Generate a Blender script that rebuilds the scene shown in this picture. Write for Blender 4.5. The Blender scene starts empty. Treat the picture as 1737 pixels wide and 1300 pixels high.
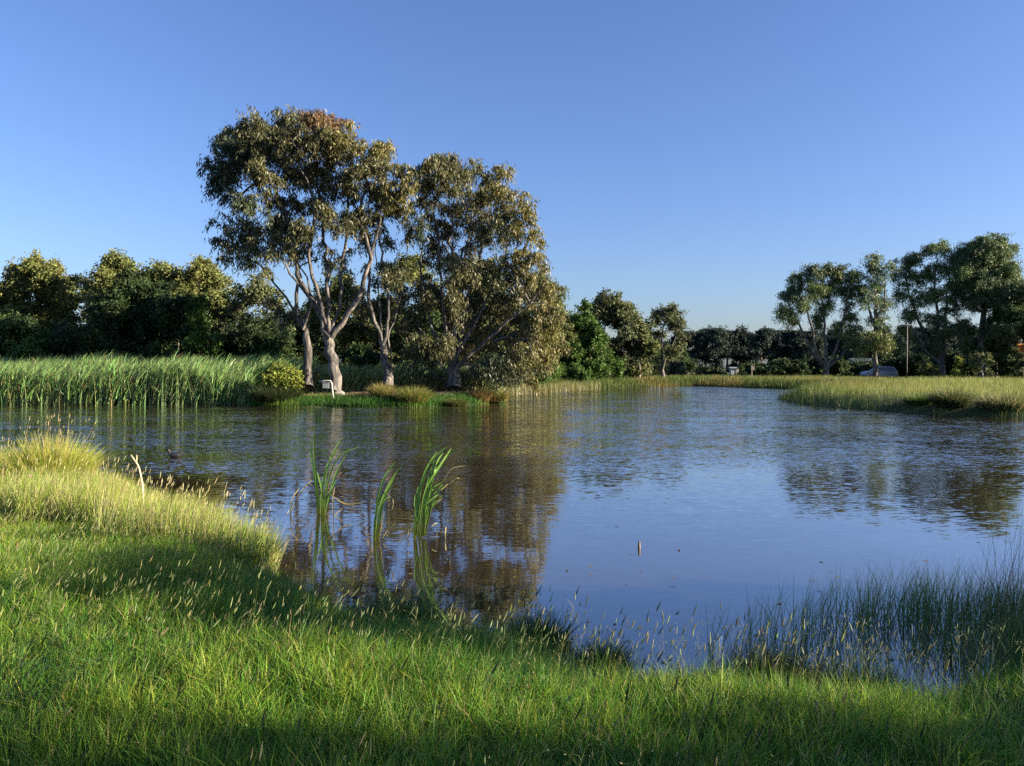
import bpy, bmesh, math, random
import numpy as np
random.seed(7)
RNG = np.random.default_rng(11)
scene = bpy.context.scene
COL = scene.collection
K, CX, HY, H = 1290.0, 868.5, 622.0, 2.2      # focal length in photo pixels, image centre, horizon row, eye height over the water


def P(px, py, Y):
    return np.array([(px - CX) / K * Y, Y, H - (py - HY) / K * Y])


def XY(px, py, z=0.0):
    Y = (H - z) * K / (py - HY)
    return np.array([(px - CX) / K * Y, Y])


# ------------------------------------------------------------------ materials
def new_mat(name):
    m = bpy.data.materials.new(name)
    m.use_nodes = True
    nt = m.node_tree
    nt.nodes.clear()
    out = nt.nodes.new('ShaderNodeOutputMaterial')
    return m, nt, out


def N(nt, kind, **kw):
    n = nt.nodes.new(kind)
    for k, v in kw.items():
        if k in n.inputs.keys():
            n.inputs[k].default_value = v
        else:
            setattr(n, k, v)
    return n


def veg_mat(name, transl=0.3, rough=0.5, spec=0.4, vary=0.25):
    m, nt, out = new_mat(name)
    L = nt.links.new
    at = N(nt, 'ShaderNodeAttribute', attribute_name='Col')
    tc = N(nt, 'ShaderNodeTexCoord')
    no = N(nt, 'ShaderNodeTexNoise', Scale=1.3, Detail=3.0)
    L(tc.outputs['Object'], no.inputs['Vector'])
    mr = N(nt, 'ShaderNodeMapRange')
    mr.inputs['To Min'].default_value = 1 - vary
    mr.inputs['To Max'].default_value = 1 + vary
    L(no.outputs['Fac'], mr.inputs['Value'])
    mx = N(nt, 'ShaderNodeVectorMath', operation='SCALE')
    L(at.outputs['Color'], mx.inputs[0])
    L(mr.outputs['Result'], mx.inputs['Scale'])
    p = N(nt, 'ShaderNodeBsdfPrincipled', Roughness=rough)
    p.inputs['Specular IOR Level'].default_value = spec
    L(mx.outputs[0], p.inputs['Base Color'])
    t = N(nt, 'ShaderNodeBsdfTranslucent')
    L(mx.outputs[0], t.inputs['Color'])
    ms = N(nt, 'ShaderNodeMixShader', Fac=transl)
    L(p.outputs[0], ms.inputs[1])
    L(t.outputs[0], ms.inputs[2])
    L(ms.outputs[0], out.inputs['Surface'])
    return m


def bark_mat(name, c1, c2, c3, scale=(7, 7, 0.9)):
    m, nt, out = new_mat(name)
    L = nt.links.new
    tc = N(nt, 'ShaderNodeTexCoord')
    mp = N(nt, 'ShaderNodeMapping')
    mp.inputs['Scale'].default_value = scale
    L(tc.outputs['Object'], mp.inputs['Vector'])
    no = N(nt, 'ShaderNodeTexNoise', Scale=1.0, Detail=6.0, Roughness=0.65)
    L(mp.outputs[0], no.inputs['Vector'])
    cr = N(nt, 'ShaderNodeValToRGB')
    e = cr.color_ramp.elements
    e[0].position, e[0].color = 0.4, (*c1, 1)
    e[1].position, e[1].color = 0.62, (*c3, 1)
    k = e.new(0.5)
    k.color = (*c2, 1)
    L(no.outputs['Fac'], cr.inputs['Fac'])
    bu = N(nt, 'ShaderNodeBump', Strength=0.5, Distance=0.03)
    L(no.outputs['Fac'], bu.inputs['Height'])
    p = N(nt, 'ShaderNodeBsdfPrincipled', Roughness=0.85)
    L(cr.outputs[0], p.inputs['Base Color'])
    L(bu.outputs[0], p.inputs['Normal'])
    L(p.outputs[0], out.inputs['Surface'])
    return m


def plain_mat(name, col, rough=0.5, metal=0.0, vary=0.12, scale=8.0):
    m, nt, out = new_mat(name)
    L = nt.links.new
    tc = N(nt, 'ShaderNodeTexCoord')
    no = N(nt, 'ShaderNodeTexNoise', Scale=scale, Detail=4.0)
    L(tc.outputs['Object'], no.inputs['Vector'])
    cr = N(nt, 'ShaderNodeValToRGB')
    cr.color_ramp.elements[0].position = 0.3
    cr.color_ramp.elements[1].position = 0.7
    cr.color_ramp.elements[0].color = (*[c * (1 - vary) for c in col], 1)
    cr.color_ramp.elements[1].color = (*[min(1, c * (1 + vary)) for c in col], 1)
    L(no.outputs['Fac'], cr.inputs['Fac'])
    p = N(nt, 'ShaderNodeBsdfPrincipled', Roughness=rough, Metallic=metal)
    L(cr.outputs[0], p.inputs['Base Color'])
    L(p.outputs[0], out.inputs['Surface'])
    return m


M_LEAF = veg_mat('eucalypt_leaf', 0.25, 0.48, 0.4, 0.3)
M_DENSE = veg_mat('dense_leaf', 0.25, 0.6, 0.2, 0.3)
M_GRASS = veg_mat('grass_blade', 0.42, 0.5, 0.3, 0.3)
M_REED = veg_mat('reed_blade', 0.35, 0.4, 0.45, 0.25)
M_BARK = bark_mat('gum_bark', (0.034, 0.032, 0.031), (0.075, 0.068, 0.062), (0.21, 0.185, 0.155))
M_BARKD = bark_mat('dark_bark', (0.05, 0.04, 0.032), (0.12, 0.095, 0.075), (0.24, 0.19, 0.15))

# ------------------------------------------------------------------ object helpers


def tag(o, label=None, cat=None, group=None, kind=None):
    if label: o['label'] = label
    if cat: o['category'] = cat
    if group: o['group'] = group
    if kind: o['kind'] = kind
    return o


def root(name, loc, label, cat, group=None):
    o = bpy.data.objects.new(name, None)
    o.location = [float(v) for v in loc]
    o.empty_display_size = 0.3
    COL.objects.link(o)
    return tag(o, label, cat, group)


def mesh_np(name, V, F, mat, C=None, parent=None, origin=None, smooth=False):
    """V (n,3) world points, F (m,k) faces or a list of such arrays."""
    V = np.asarray(V, dtype=np.float32)
    if parent is not None and origin is None:
        origin = np.array(parent.location)
    if origin is not None:
        V = V - np.asarray(origin, dtype=np.float32)
    Fs = F if isinstance(F, list) else [F]
    Fs = [np.asarray(f, dtype=np.int32) for f in Fs if len(f)]
    me = bpy.data.meshes.new(name)
    me.vertices.add(len(V))
    me.vertices.foreach_set('co', V.ravel())
    tot = sum(f.size for f in Fs)
    me.loops.add(tot)
    me.loops.foreach_set('vertex_index', np.concatenate([f.ravel() for f in Fs]))
    npoly = sum(len(f) for f in Fs)
    me.polygons.add(npoly)
    st, pos = [], 0
    for f in Fs:
        st.append(pos + np.arange(len(f)) * f.shape[1])
        pos += f.size
    me.polygons.foreach_set('loop_start', np.concatenate(st).astype(np.int32))
    if smooth:
        me.polygons.foreach_set('use_smooth', np.ones(npoly, dtype=bool))
    me.update(calc_edges=True)
    if C is not None:
        a = me.attributes.new('Col', 'FLOAT_COLOR', 'POINT')
        C4 = np.ones((len(V), 4), dtype=np.float32)
        C4[:, :3] = C
        a.data.foreach_set('color', C4.ravel())
    me.materials.append(mat)
    o = bpy.data.objects.new(name, me)
    COL.objects.link(o)
    if parent is not None:
        o.parent = parent
    elif origin is not None:
        o.location = [float(v) for v in origin]
    return o


def bm_obj(name, bm, mat, parent=None, smooth=False, loc=None):
    me = bpy.data.meshes.new(name)
    bm.to_mesh(me)
    bm.free()
    for q in me.polygons: q.use_smooth = smooth
    me.materials.append(mat)
    o = bpy.data.objects.new(name, me)
    COL.objects.link(o)
    if parent is not None: o.parent = parent
    if loc is not None: o.location = [float(v) for v in loc]
    return o


# ------------------------------------------------------------------ pond outline and terrain height
def S(t):
    t = np.clip(t, 0, 1)
    return t * t * (3 - 2 * t)


SHORE = np.array([
    (60, 18), (30, 10), (9, 7.2), (5.4, 6.1), (4.1, 5.65), (3.45, 5.25), (2.95, 4.85), (2.6, 4.72), (2.15, 4.9), (1.5, 4.9), (1.05, 4.95), (0.7, 5.1), (0.4, 5.35), (0.15, 5.7),
    (-0.45, 5.75), (-1.05, 6.1), (-1.6, 6.6), (-2.05, 7.0), (-2.4, 7.6), (-2.6, 8.3), (-3.4, 9.1), (-4.8, 10.1), (-6.3, 12.0), (-8.5, 13.6),
    (-12, 15.5), (-20, 18), (-40, 24), (-60, 40), (-48, 47), (-38, 44.6), (-29, 43.7), (-21, 43.6), (-15.5, 43.4), (-14.3, 42.0), (-12.5, 41.4), (-10.2, 41.7),
    (-8, 41.4), (-5.5, 41.5), (-3.6, 42.6), (-2.3, 44), (-0.9, 46.5), (-0.5, 49), (-2.2, 55), (-1.5, 60), (0.4, 63), (3.4, 68), (6.6, 75), (12, 82.5), (20.8, 86), (25, 79), (29.5, 72.5),
    (27, 63), (21, 55), (18.2, 50.5), (17.2, 46), (17.2, 42), (18.5, 37.8), (19.8, 35), (21.5, 31.9), (30, 27), (60, 24)])


def pond_sd(x, y):
    """signed distance to the shore, positive on land"""
    x = np.asarray(x, float); y = np.asarray(y, float)
    d = np.full(x.shape, 1e9); ins = np.zeros(x.shape, bool)
    n = len(SHORE)
    for i in range(n):
        a = SHORE[i]; b = SHORE[(i + 1) % n]
        ex, ey = b - a
        t = np.clip(((x - a[0]) * ex + (y - a[1]) * ey) / (ex * ex + ey * ey), 0, 1)
        d = np.minimum(d, (x - a[0] - t * ex) ** 2 + (y - a[1] - t * ey) ** 2)
        if abs(ey) > 1e-9:
            c = ((a[1] > y) != (b[1] > y)) & (x < ex * (y - a[1]) / ey + a[0])
            ins ^= c
    d = np.sqrt(d)
    return np.where(ins, -d, d)


def sines(x, y, f, seed):
    r = np.random.default_rng(seed)
    v = 0
    for i in range(6):
        a = r.uniform(0, 6.28); k = f * (1.0 + 0.9 * r.random()) * (1.6 ** (i // 2))
        v = v + np.sin(x * math.cos(a) * k + y * math.sin(a) * k + r.uniform(0, 6.28)) / (1.4 ** (i // 2))
    return v / 3.2


def ground(x, y):
    x = np.asarray(x, float); y = np.asarray(y, float)
    near = 1 - S((y - 16) / 12)
    right = S((x - 12) / 6) * S((y - 20) / 8) * (1 - S((y - 62) / 25) * 0.5)
    s = pond_sd(x + 0.12 * near * np.sin(y * 3.1 + x * 1.7), y + 0.12 * near * np.sin(x * 3.7))
    hb = 0.34 * near + (1 - near) * (0.42 + 0.2 * right)
    w = 1.3 * near + (1 - near) * 2.2
    z = hb * (1 - (1 - np.clip(s / w, 0, 1)) ** 2)
    z = z + np.where(s > 0, np.clip(s / 2.0, 0, 1) * (0.05 * sines(x, y, 1.3, 3) + 0.05 * sines(x, y, 0.35, 4)), 0)
    far = S((np.hypot(x, y) - 120) / 300)
    z = z + far * 0.3
    return np.where(s > 0, z, -0.5 * S(-s / 1.5) - 0.01)


def gz(x, y):
    return float(ground(np.array([x]), np.array([y]))[0])


# terrain sheet: polar grid round the camera, out to the horizon
na, nr = 900, 330
rad = np.concatenate([[0.0], 0.5 * (1200 / 0.5) ** (np.linspace(0, 1, nr))])
front = np.linspace(-math.radians(44), math.radians(44), 700)
back = np.linspace(math.radians(44), 2 * math.pi - math.radians(44), 202)[1:-1]
ang = np.concatenate([front, back])
na = len(ang)
A, R_ = np.meshgrid(ang, rad[1:])
gx = R_ * np.sin(A); gy = R_ * np.cos(A)
gzv = ground(gx.ravel(), gy.ravel())
V = np.column_stack([gx.ravel(), gy.ravel(), gzv])
V = np.vstack([V, [[0, 0, gz(0, 0)]]])
ii = np.arange(nr - 1)[:, None] * na; jj = np.arange(na)[None, :]; j2 = (jj + 1) % na
F = np.stack([ii + jj, ii + j2, ii + na + j2, ii + na + jj], -1).reshape(-1, 4)[:, ::-1]
F3 = np.stack([np.full(na, len(V) - 1), (np.arange(na) + 1) % na, np.arange(na)], -1)[:, ::-1]
m, nt, out = new_mat('meadow_soil'); L = nt.links.new
tc = N(nt, 'ShaderNodeTexCoord')
n1 = N(nt, 'ShaderNodeTexNoise', Scale=0.35, Detail=6.0); L(tc.outputs['Object'], n1.inputs['Vector'])
n2 = N(nt, 'ShaderNodeTexNoise', Scale=14.0, Detail=5.0); L(tc.outputs['Object'], n2.inputs['Vector'])
c1 = N(nt, 'ShaderNodeValToRGB'); e = c1.color_ramp.elements
e[0].position, e[0].color = 0.35, (0.04, 0.065, 0.015, 1); e[1].position, e[1].color = 0.68, (0.12, 0.11, 0.04, 1)
L(n1.outputs['Fac'], c1.inputs['Fac'])
c2 = N(nt, 'ShaderNodeValToRGB'); e = c2.color_ramp.elements
e[0].position, e[0].color = 0.3, (0.35, 0.35, 0.3, 1); e[1].position, e[1].color = 0.7, (1.3, 1.3, 1.2, 1)
L(n2.outputs['Fac'], c2.inputs['Fac'])
mm = N(nt, 'ShaderNodeMix', data_type='RGBA', blend_type='MULTIPLY'); mm.inputs['Factor'].default_value = 1
L(c1.outputs[0], mm.inputs[6]); L(c2.outputs[0], mm.inputs[7])
bu = N(nt, 'ShaderNodeBump', Strength=0.6, Distance=0.05); L(n2.outputs['Fac'], bu.inputs['Height'])
p = N(nt, 'ShaderNodeBsdfPrincipled', Roughness=0.95); L(mm.outputs[2], p.inputs['Base Color']); L(bu.outputs[0], p.inputs['Normal'])
L(p.outputs[0], out.inputs['Surface'])
M_GROUND = m
g = mesh_np('ground', V, [F, F3], M_GROUND, smooth=True)
tag(g, 'grassy ground around the pond reaching to the horizon', None, None, 'structure')

# ------------------------------------------------------------------ water
m, nt, out = new_mat('pond_water'); L = nt.links.new
tc = N(nt, 'ShaderNodeTexCoord')


def slope_layer(scale_xyz, noise_scale, amp, detail=2.0, rot=0.0):
    mp = N(nt, 'ShaderNodeMapping'); mp.inputs['Scale'].default_value = scale_xyz; mp.inputs['Rotation'].default_value = (0, 0, rot)
    L(tc.outputs['Object'], mp.inputs['Vector'])
    no = N(nt, 'ShaderNodeTexNoise', Scale=noise_scale, Detail=detail, Roughness=0.5)
    L(mp.outputs[0], no.inputs['Vector'])
    sb = N(nt, 'ShaderNodeVectorMath', operation='SUBTRACT'); sb.inputs[1].default_value = (0.5, 0.5, 0.5)
    L(no.outputs['Color'], sb.inputs[0])
    ml = N(nt, 'ShaderNodeVectorMath', operation='MULTIPLY'); ml.inputs[1].default_value = (amp * 0.45, amp, 0)
    L(sb.outputs[0], ml.inputs[0])
    return ml


WAVE = dict(fine=0.17, mid=0.10, big=0.04)
l1 = slope_layer((0.8, 2.6, 1), 10.0, WAVE['fine'], 2.0, 0.12)
l2 = slope_layer((0.9, 2.6, 1), 4.0, WAVE['mid'], 1.0, -0.1)
l3 = slope_layer((1.0, 2.0, 1), 0.4, WAVE['big'], 1.0, 0.2)
# calm near the sheltered near bank, breezy further out; gusts in patches
sep = N(nt, 'ShaderNodeSeparateXYZ'); L(tc.outputs['Object'], sep.inputs[0])
mr = N(nt, 'ShaderNodeMapRange', interpolation_type='SMOOTHSTEP'); L(sep.outputs['Y'], mr.inputs['Value'])
mr.inputs['From Min'].default_value = 7.0; mr.inputs['From Max'].default_value = 17.0
mr.inputs['To Min'].default_value = 0.16; mr.inputs['To Max'].default_value = 1.0
gn = N(nt, 'ShaderNodeTexNoise', Scale=0.11, Detail=2.0)
gm = N(nt, 'ShaderNodeMapping'); gm.inputs['Scale'].default_value = (1, 2.2, 1); L(tc.outputs['Object'], gm.inputs['Vector']); L(gm.outputs[0], gn.inputs['Vector'])
gr = N(nt, 'ShaderNodeMapRange'); gr.inputs['From Min'].default_value = 0.35; gr.inputs['From Max'].default_value = 0.65
gr.inputs['To Min'].default_value = 0.6; gr.inputs['To Max'].default_value = 1.15; L(gn.outputs['Fac'], gr.inputs['Value'])
am = N(nt, 'ShaderNodeMath', operation='MULTIPLY'); L(mr.outputs[0], am.inputs[0]); L(gr.outputs[0], am.inputs[1])
s1 = N(nt, 'ShaderNodeVectorMath', operation='ADD'); L(l1.outputs[0], s1.inputs[0]); L(l2.outputs[0], s1.inputs[1])
s2 = N(nt, 'ShaderNodeVectorMath', operation='ADD'); L(s1.outputs[0], s2.inputs[0]); L(l3.outputs[0], s2.inputs[1])
mr2 = N(nt, 'ShaderNodeMapRange', interpolation_type='SMOOTHSTEP'); L(sep.outputs['Y'], mr2.inputs['Value'])
mr2.inputs['From Min'].default_value = 13.5; mr2.inputs['From Max'].default_value = 22.0; mr2.inputs['To Min'].default_value = 1.0; mr2.inputs['To Max'].default_value = 4.6
am2 = N(nt, 'ShaderNodeMath', operation='MULTIPLY'); L(am.outputs[0], am2.inputs[0]); L(mr2.outputs[0], am2.inputs[1])
sc_ = N(nt, 'ShaderNodeVectorMath', operation='SCALE'); L(s2.outputs[0], sc_.inputs[0]); L(am2.outputs[0], sc_.inputs['Scale'])
up = N(nt, 'ShaderNodeVectorMath', operation='ADD'); up.inputs[1].default_value = (0, 0, 1); L(sc_.outputs[0], up.inputs[0])
nm = N(nt, 'ShaderNodeVectorMath', operation='NORMALIZE'); L(up.outputs[0], nm.inputs[0])
df = N(nt, 'ShaderNodeBsdfDiffuse'); df.inputs['Color'].default_value = (0.036, 0.026, 0.012, 1)
gl = N(nt, 'ShaderNodeBsdfGlossy', Roughness=0.03); gl.inputs['Color'].default_value = (0.96, 0.97, 1.0, 1); L(nm.outputs[0], gl.inputs['Normal'])
lw = N(nt, 'ShaderNodeLayerWeight', Blend=0.5); L(nm.outputs[0], lw.inputs['Normal'])
pw = N(nt, 'ShaderNodeMath', operation='POWER'); pw.inputs[1].default_value = 2.2; L(lw.outputs['Facing'], pw.inputs[0])
ms = N(nt, 'ShaderNodeMixShader'); L(pw.outputs[0], ms.inputs['Fac']); L(df.outputs[0], ms.inputs[1]); L(gl.outputs[0], ms.inputs[2])
L(ms.outputs[0], out.inputs['Surface'])
M_WATER = m
wx = np.linspace(-70, 70, 60); wy = np.linspace(2, 96, 50)
WX, WY = np.meshgrid(wx, wy)
V = np.column_stack([WX.ravel(), WY.ravel(), np.zeros(WX.size)])
ii = np.arange(49)[:, None] * 60; jj = np.arange(59)[None, :]
F = np.stack([ii + jj, ii + jj + 1, ii + 61 + jj, ii + 60 + jj], -1).reshape(-1, 4)
tag(mesh_np('pond_water', V, F, M_WATER), 'rippled pond water reflecting blue sky and dark trees', None, None, 'structure')

# ------------------------------------------------------------------ blades


def jitter_col(base, n, amt=0.2, rng=RNG):
    base = np.asarray(base, float)
    if base.ndim == 1: base = np.tile(base, (n, 1))
    v = 1 + amt * rng.standard_normal((n, 1))
    hue = 1 + 0.35 * amt * rng.standard_normal((n, 3))
    return np.clip(base * np.clip(v, 0.45, 1.8) * hue, 0.002, 0.9)


def blades(base, hgt, width, lean_dir, lean, C, seg=3, curve=1.6, face_rand=True, tipcol=None):
    """grass or reed blades as strips; base (n,3), lean = horizontal tip offset / height"""
    n = len(base)
    t = np.linspace(0, 1, seg + 1)
    az = RNG.uniform(0, 2 * np.pi, n) if face_rand else lean_dir + np.pi / 2
    side = np.stack([np.cos(az), np.sin(az), np.zeros(n)], -1)
    ld = np.stack([np.cos(lean_dir), np.sin(lean_dir), np.zeros(n)], -1)
    up = np.array([0, 0, 1.0])
    V = np.zeros((n, seg + 1, 2, 3), np.float32)
    for k, tk in enumerate(t):
        off = ld * (lean * hgt * tk ** curve)[:, None]
        zz = (hgt * (tk - 0.35 * np.clip(lean, 0, 1.6) ** 1.5 * tk ** 3 * 0.8))[:, None] * up
        c = base + off + zz
        wk = width * (1 - 0.92 * tk ** 1.8) * 0.5
        V[:, k, 0] = c - side * wk[:, None]
        V[:, k, 1] = c + side * wk[:, None]
    b = (np.arange(n) * (seg + 1) * 2)[:, None]
    k = (np.arange(seg) * 2)[None, :]
    F = np.stack([b + k, b + k + 1, b + k + 3, b + k + 2], -1).reshape(-1, 4)
    Cc = np.repeat(C[:, None, :], (seg + 1) * 2, 1).reshape(n, seg + 1, 2, 3)
    if tipcol is not None:
        tw = (t ** 2)[None, :, None, None]
        Cc = Cc * (1 - 0.6 * tw) + np.asarray(tipcol)[None, None, None, :] * 0.6 * tw
    return V.reshape(-1, 3), F, Cc.reshape(-1, 3)


def spikes(base, hgt, lean_dir, lean, head_len, head_w, Cst, Chd, stem_w):
    """flowering grass stems with a spindle-shaped seed head"""
    n = len(base)
    V1, F1, C1 = blades(base, hgt, np.full(n, stem_w), lean_dir, lean, Cst, 3, 1.6)
    ld = np.stack([np.cos(lean_dir), np.sin(lean_dir), np.zeros(n)], -1)
    tip = base + ld * (lean * hgt)[:, None]
    tip[:, 2] += hgt * (1 - 0.28 * np.clip(lean, 0, 1.6) ** 1.5)
    d = ld * (lean * 1.6)[:, None] + np.array([0, 0, 1.0])
    d /= np.linalg.norm(d, axis=1)[:, None]
    a = np.cross(d, np.array([0.3, 1.0, 0.1])); a /= np.linalg.norm(a, axis=1)[:, None]
    b = np.cross(d, a)
    prof = [(-0.05, 0.25), (0.22, 1.0), (0.6, 0.8), (1.0, 0.12)]
    V2 = np.zeros((n, 4, 4, 3), np.float32)
    for i, (s, w) in enumerate(prof):
        for j, (ca, cb) in enumerate(((1, 0), (0, 1), (-1, 0), (0, -1))):
            V2[:, i, j] = tip + d * (s * head_len)[:, None] + (a * ca + b * cb) * (w * head_w * 0.5)[:, None]
    bb = (np.arange(n) * 16)[:, None, None]
    i = np.arange(3)[None, :, None] * 4; j = np.arange(4)[None, None, :]; jn = (j + 1) % 4
    F2 = np.stack([bb + i + j, bb + i + jn, bb + i + 4 + jn, bb + i + 4 + j], -1).reshape(-1, 4)
    V = np.vstack([V1, V2.reshape(-1, 3)])
    return V, np.vstack([F1, F2 + len(V1)]), np.vstack([C1, np.repeat(Chd, 16, 0)])


def join(parts):
    Vs, Fs, Cs, o = [], [], [], 0
    for V, F, C in parts:
        Vs.append(V); Fs.append(F + o); Cs.append(C); o += len(V)
    return np.vstack(Vs), np.vstack(Fs), np.vstack(Cs)


def in_view(x, y, m=0.9):
    return np.abs(x) < 0.685 * y + m


def scatter(n, xr, yr, cond, power=1.0):
    x = RNG.uniform(*xr, n); u = RNG.random(n) ** power
    y = yr[0] + (yr[1] - yr[0]) * u
    s = pond_sd(x, y)
    k = cond(x, y, s)
    x, y, s = x[k], y[k], s[k]
    return np.column_stack([x, y, ground(x, y) - 0.01]), s


WIND = 0.15   # breeze blows towards +x


def winddir(n, spread=0.9):
    return WIND + spread * RNG.standard_normal(n)


# foreground meadow ---------------------------------------------------------------
GREEN = np.array([0.135, 0.285, 0.024]); DEEP = np.array([0.075, 0.215, 0.028]); LIME = np.array([0.27, 0.345, 0.04]); STRAW = np.array([0.34, 0.28, 0.12])
b, s = scatter(520000, (-9.5, 9.5), (2.3, 8.2), lambda x, y, s: (s > -0.05) & in_view(x, y, 2.4) & ((y < 7.2) | (x < -2)), 1.15)
n = len(b)
pn = sines(b[:, 0], b[:, 1], 1.5, 21); p2 = sines(b[:, 0], b[:, 1], 4.0, 22)
w = np.clip(0.5 + 0.5 * pn + 0.25 * p2, 0, 1)[:, None]
C = GREEN * w + DEEP * (1 - w)
lm = RNG.random(n) < 0.2 + 0.2 * (p2 > 0.1) + 0.12 * pn
C[lm] = LIME
st = RNG.random(n) < 0.05
C[st] = STRAW
C = jitter_col(C, n, 0.2)
p3 = sines(b[:, 0], b[:, 1], 9.0, 23)
hg = np.clip(0.17 + 0.04 * pn + 0.04 * p2 + 0.055 * p3, 0.05, 0.34) * RNG.uniform(0.55, 1.5, n)
hg *= np.where(s < 0.5, 0.8, 1.0)
parts = [blades(b, hg, RNG.uniform(0.0035, 0.0075, n), winddir(n, 1.9), RNG.uniform(0.1, 1.0, n), C, 3)]
# broad darker blades
b2, s2 = scatter(30000, (-7, 7), (2.3, 7.2), lambda x, y, s: (s > 0.0) & in_view(x, y, 2.0))
n = len(b2)
parts.append(blades(b2, RNG.uniform(0.12, 0.28, n), RNG.uniform(0.006, 0.011, n), winddir(n, 1.5), RNG.uniform(0.15, 0.9, n), jitter_col([0.06, 0.15, 0.03], n, 0.25), 3))
# flat weed leaves and dead thatch
b3, s3 = scatter(16000, (-6, 6), (2.3, 7.2), lambda x, y, s: (s > 0.0) & in_view(x, y, 0.7) & (sines(x, y, 2.3, 24) > -0.1)); n = len(b3)
b3[:, 2] += RNG.uniform(0.0, 0.08, n)
parts.append(blades(b3, RNG.uniform(0.05, 0.11, n), RNG.uniform(0.014, 0.028, n), RNG.uniform(0, 6.28, n), RNG.uniform(0.6, 1.5, n), jitter_col([0.14, 0.27, 0.05], n, 0.25), 3))
b3, s3 = scatter(8000, (-6, 6), (2.3, 7.2), lambda x, y, s: (s > 0.0) & in_view(x, y, 0.7)); n = len(b3)
parts.append(blades(b3, RNG.uniform(0.08, 0.24, n), RNG.uniform(0.003, 0.006, n), RNG.uniform(0, 6.28, n), RNG.uniform(0.6, 1.6, n), jitter_col([0.45, 0.38, 0.19], n, 0.25), 3))
tag(mesh_np('grass', *join(parts)[:2], M_GRASS, join(parts)[2]), 'lush green meadow grass in the shaded foreground', None, None, 'stuff')

# flowering stems in the foreground
b, s = scatter(10500, (-6.5, 6.5), (2.6, 7.9), lambda x, y, s: (s > 0.45) & in_view(x, y, 0.6) & (RNG.random(len(x)) < np.clip(0.1 + 0.9 * S((y - 3.6) / 1.6) + 0.4 * sines(x, y, 1.8, 33), 0.04, 1)) & ((y < 7.4) | (x < -2.2)))
n = len(b)
parts = [spikes(b, RNG.uniform(0.28, 0.54, n), winddir(n, 0.7), RNG.uniform(0.1, 0.7, n), RNG.uniform(0.025, 0.07, n), RNG.uniform(0.005, 0.0095, n),
                jitter_col([0.14, 0.2, 0.05], n, 0.2), jitter_col([0.25, 0.27, 0.12], n, 0.3), 0.0024)]
b, s = scatter(700, (-6.5, 6.5), (2.6, 6.0), lambda x, y, s: (s > 0.05) & in_view(x, y, 0.6))
n = len(b)
parts.append(spikes(b, RNG.uniform(0.35, 0.6, n), winddir(n, 0.5), RNG.uniform(0.05, 0.45, n), RNG.uniform(0.05, 0.09, n), RNG.uniform(0.006, 0.009, n),
                    jitter_col([0.05, 0.11, 0.03], n, 0.2), jitter_col([0.055, 0.085, 0.035], n, 0.3), 0.0026))
J = join(parts)
tag(mesh_np('flowering_grass', J[0], J[1], M_GRASS, J[2]), 'pale seed heads standing above the foreground grass', None, None, 'stuff')

# airy panicles low in the foreground
b, s = scatter(1000, (-5, 5), (2.5, 4.7), lambda x, y, s: (s > 0.05) & in_view(x, y, 0.5) & (RNG.random(len(x)) < np.clip(0.45 + 0.3 * x, 0.12, 1)))
parts = []
n = len(b); hh = RNG.uniform(0.28, 0.6, n); ld = winddir(n, 0.8); ln = RNG.uniform(0.1, 0.6, n)
parts.append(spikes(b, hh, ld, ln, RNG.uniform(0.02, 0.04, n), RNG.uniform(0.003, 0.006, n), jitter_col([0.2, 0.24, 0.09], n, 0.2), jitter_col([0.28, 0.29, 0.14], n, 0.25), 0.0018))
for q in range(6):
    f = RNG.uniform(0.68, 0.98, n)
    bb = b + np.column_stack([np.cos(ld) * ln * hh * f ** 1.6, np.sin(ld) * ln * hh * f ** 1.6, hh * (f - 0.28 * ln ** 1.5 * f ** 3)])
    parts.append(spikes(bb, hh * RNG.uniform(0.06, 0.14, n), RNG.uniform(0, 6.28, n), RNG.uniform(0.4, 1.2, n), RNG.uniform(0.006, 0.014, n), RNG.uniform(0.002, 0.004, n), jitter_col([0.3, 0.3, 0.13], n, 0.2), jitter_col([0.3, 0.3, 0.15], n, 0.25), 0.0012))
J = join(parts)
tag(mesh_np('panicle_grass', J[0], J[1], M_GRASS, J[2]), 'airy pale grass panicles low in the foreground', None, None, 'stuff')

# left bank: short sunny turf and tall dry grass along the water -------------------
b, s = scatter(340000, (-17.5, -1.8), (6.2, 16.5), lambda x, y, s: (s > -0.05) & in_view(x, y, 2.2) & ((y > 8.0) | (x < -2.4)), 1.0)
n = len(b)
pn = sines(b[:, 0], b[:, 1], 1.1, 41); p2 = sines(b[:, 0], b[:, 1], 3.0, 42)
edge = np.clip(1 - s / 2.3, 0, 1) + 0.2 * p2
tall = (edge > 0.35 + 0.25 * pn) & (b[:, 1] > 7.6)
w = np.clip(0.55 + 0.45 * pn, 0, 1)[:, None]
C = np.array([0.31, 0.37, 0.05]) * w + np.array([0.19, 0.30, 0.04]) * (1 - w)
dry = tall & (RNG.random(n) < 0.42)
C[dry] = np.array([0.45, 0.41, 0.19])
C[(~tall) & (RNG.random(n) < 0.1)] = STRAW
C = jitter_col(C, n, 0.2)
hg = np.where(tall, RNG.uniform(0.25, 0.6, n), RNG.uniform(0.06, 0.17, n) * (1.2 + 0.5 * p2))
wd = np.where(tall, RNG.uniform(0.005, 0.009, n), RNG.uniform(0.006, 0.011, n))
J = blades(b, hg, wd, winddir(n, 1.2), np.where(tall, RNG.uniform(0.05, 0.45, n), RNG.uniform(0.2, 1.0, n)), C, 3)
parts = [J]
b, s = scatter(5500, (-15, -2.2), (7.4, 16), lambda x, y, s: (s > 0.0) & (s < 2.4) & in_view(x, y, 0.7) & (RNG.random(len(x)) < np.clip(1 - s / 2.4, 0.02, 1)))
n = len(b)
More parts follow.
